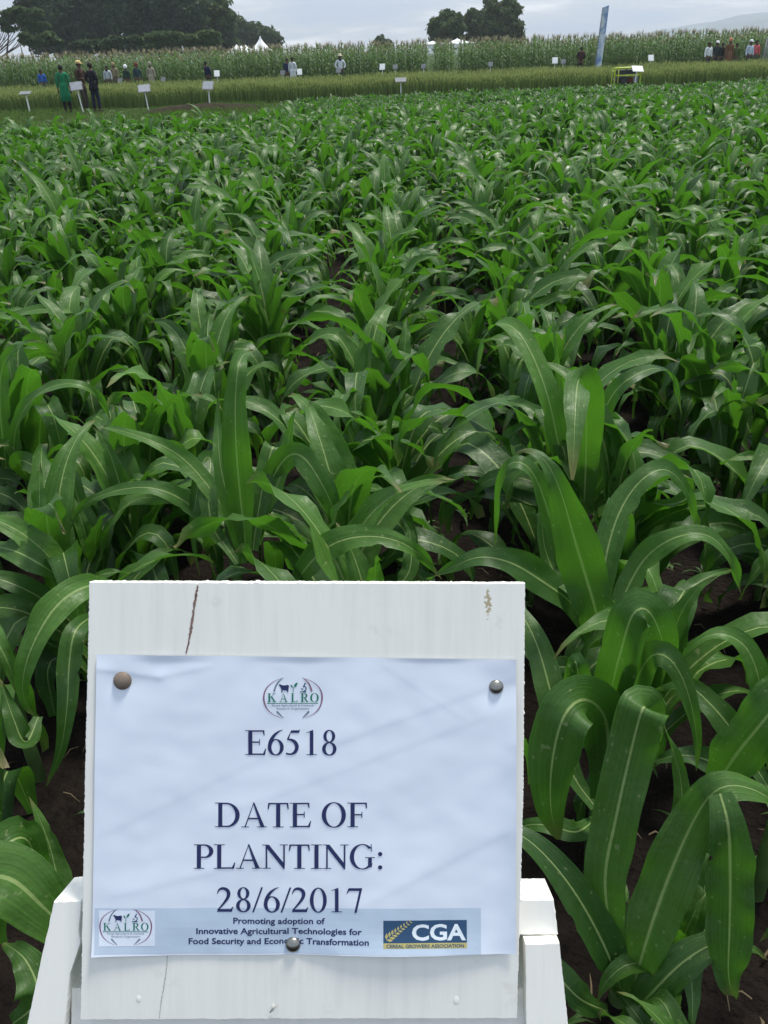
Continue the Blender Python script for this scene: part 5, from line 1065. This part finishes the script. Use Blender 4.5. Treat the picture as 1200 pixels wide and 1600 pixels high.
def cga():
    p = Print(.00022); p.rect(599, 1435.5, 729, 1470, 6); p.rect(599, 1470, 729, 1478, 4); p.lift = .00032
    def Q(x, y): return 590 + x * .125, 1425 + y * .125
    st_ = [(80, 350), (150, 290), (240, 215), (330, 145), (425, 85)]
    for i in range(9):
        u = i / 8; x = 110 + u * 290; y = 320 - u * 215; L_ = 75 - 42 * u; ang = math.atan2(-215, 290)
        for sg in (-1, 1):
            a = ang + sg * .75 - (.15 if sg < 0 else 0); ex, ey = x + math.cos(a) * L_ * 1.1, y + math.sin(a) * L_ * 1.1; nx_, ny_ = -math.sin(a) * L_ * .26, math.cos(a) * L_ * .26; mx_, my_ = (x + ex) / 2, (y + ey) / 2
            p.poly([Q(x, y), Q(mx_ + nx_, my_ + ny_), Q(ex, ey), Q(mx_ - nx_, my_ - ny_)], 4)
    put(p, sans('CGA', (643 + 728) / 2, 1465.3, 84, 23.2, 5, .028)); put(p, sans('CEREAL GROWERS ASSOCIATION', 664, 1476.6, 121, 4.8, 6, .02)); p.build('logo')
cga()
# pins
def pin(px, py, rad, m, name='pin'):
    b = MB(); V = []; n = 20; z0 = pap_z(px, py) - .0002
    rg = [(1.0, 0), (1.0, .10), (.93, .28), (.74, .46), (.42, .58), (.05, .62)]
    for f, z in rg:
        for k in range(n): a = 2 * math.pi * k / n; V.append(B(px + rad * f * math.cos(a), py + rad * f * math.sin(a), z0 + z * rad * SP))
    b.add(V, [(i * n + k, (i + 1) * n + k, (i + 1) * n + (k + 1) % n, i * n + (k + 1) % n) for i in range(len(rg) - 1) for k in range(n)] + [tuple((len(rg) - 1) * n + k for k in range(n))[::-1]]); o = b.build(name, m, sign); return o
o = pin(192, 1063, 14.5, mat('rusty_pin', (.20, .16, .125), .65, .4, .3, var=.25, scale=120)); o['label'] = 'dull brown rusty pin head at the top left of the paper'
CH = mat('steel_pin', (.30, .29, .26), .30, .6, 1.0, var=.15, scale=90)
pin(775, 1073, 11.5, CH)['label'] = 'shiny steel pin head at the top right'; pin(458, 1475, 12, CH)['label'] = 'shiny steel pin head at the bottom'

# ------------------------------------------------------------------ haze
def haze():
    me = bpy.data.meshes.new('haze'); b = bmesh.new(); bmesh.ops.create_cube(b, size=1); b.to_mesh(me); b.free(); o = bpy.data.objects.new('haze', me); COL.objects.link(o); o.scale = (4600, 2900, 150); o.location = (0, 1250, 150 / 2 - 3)
    m = bpy.data.materials.new('haze'); m.use_nodes = True; t = m.node_tree; t.nodes.clear(); ou = t.nodes.new('ShaderNodeOutputMaterial'); v = t.nodes.new('ShaderNodeVolumePrincipled'); v.inputs['Density'].default_value = .00042; v.inputs['Color'].default_value = (.86, .93, 1.0, 1); v.inputs['Anisotropy'].default_value = .3
    t.links.new(v.outputs[0], ou.inputs['Volume']); me.materials.append(m); tag(o, kind='stuff'); return o
haze()
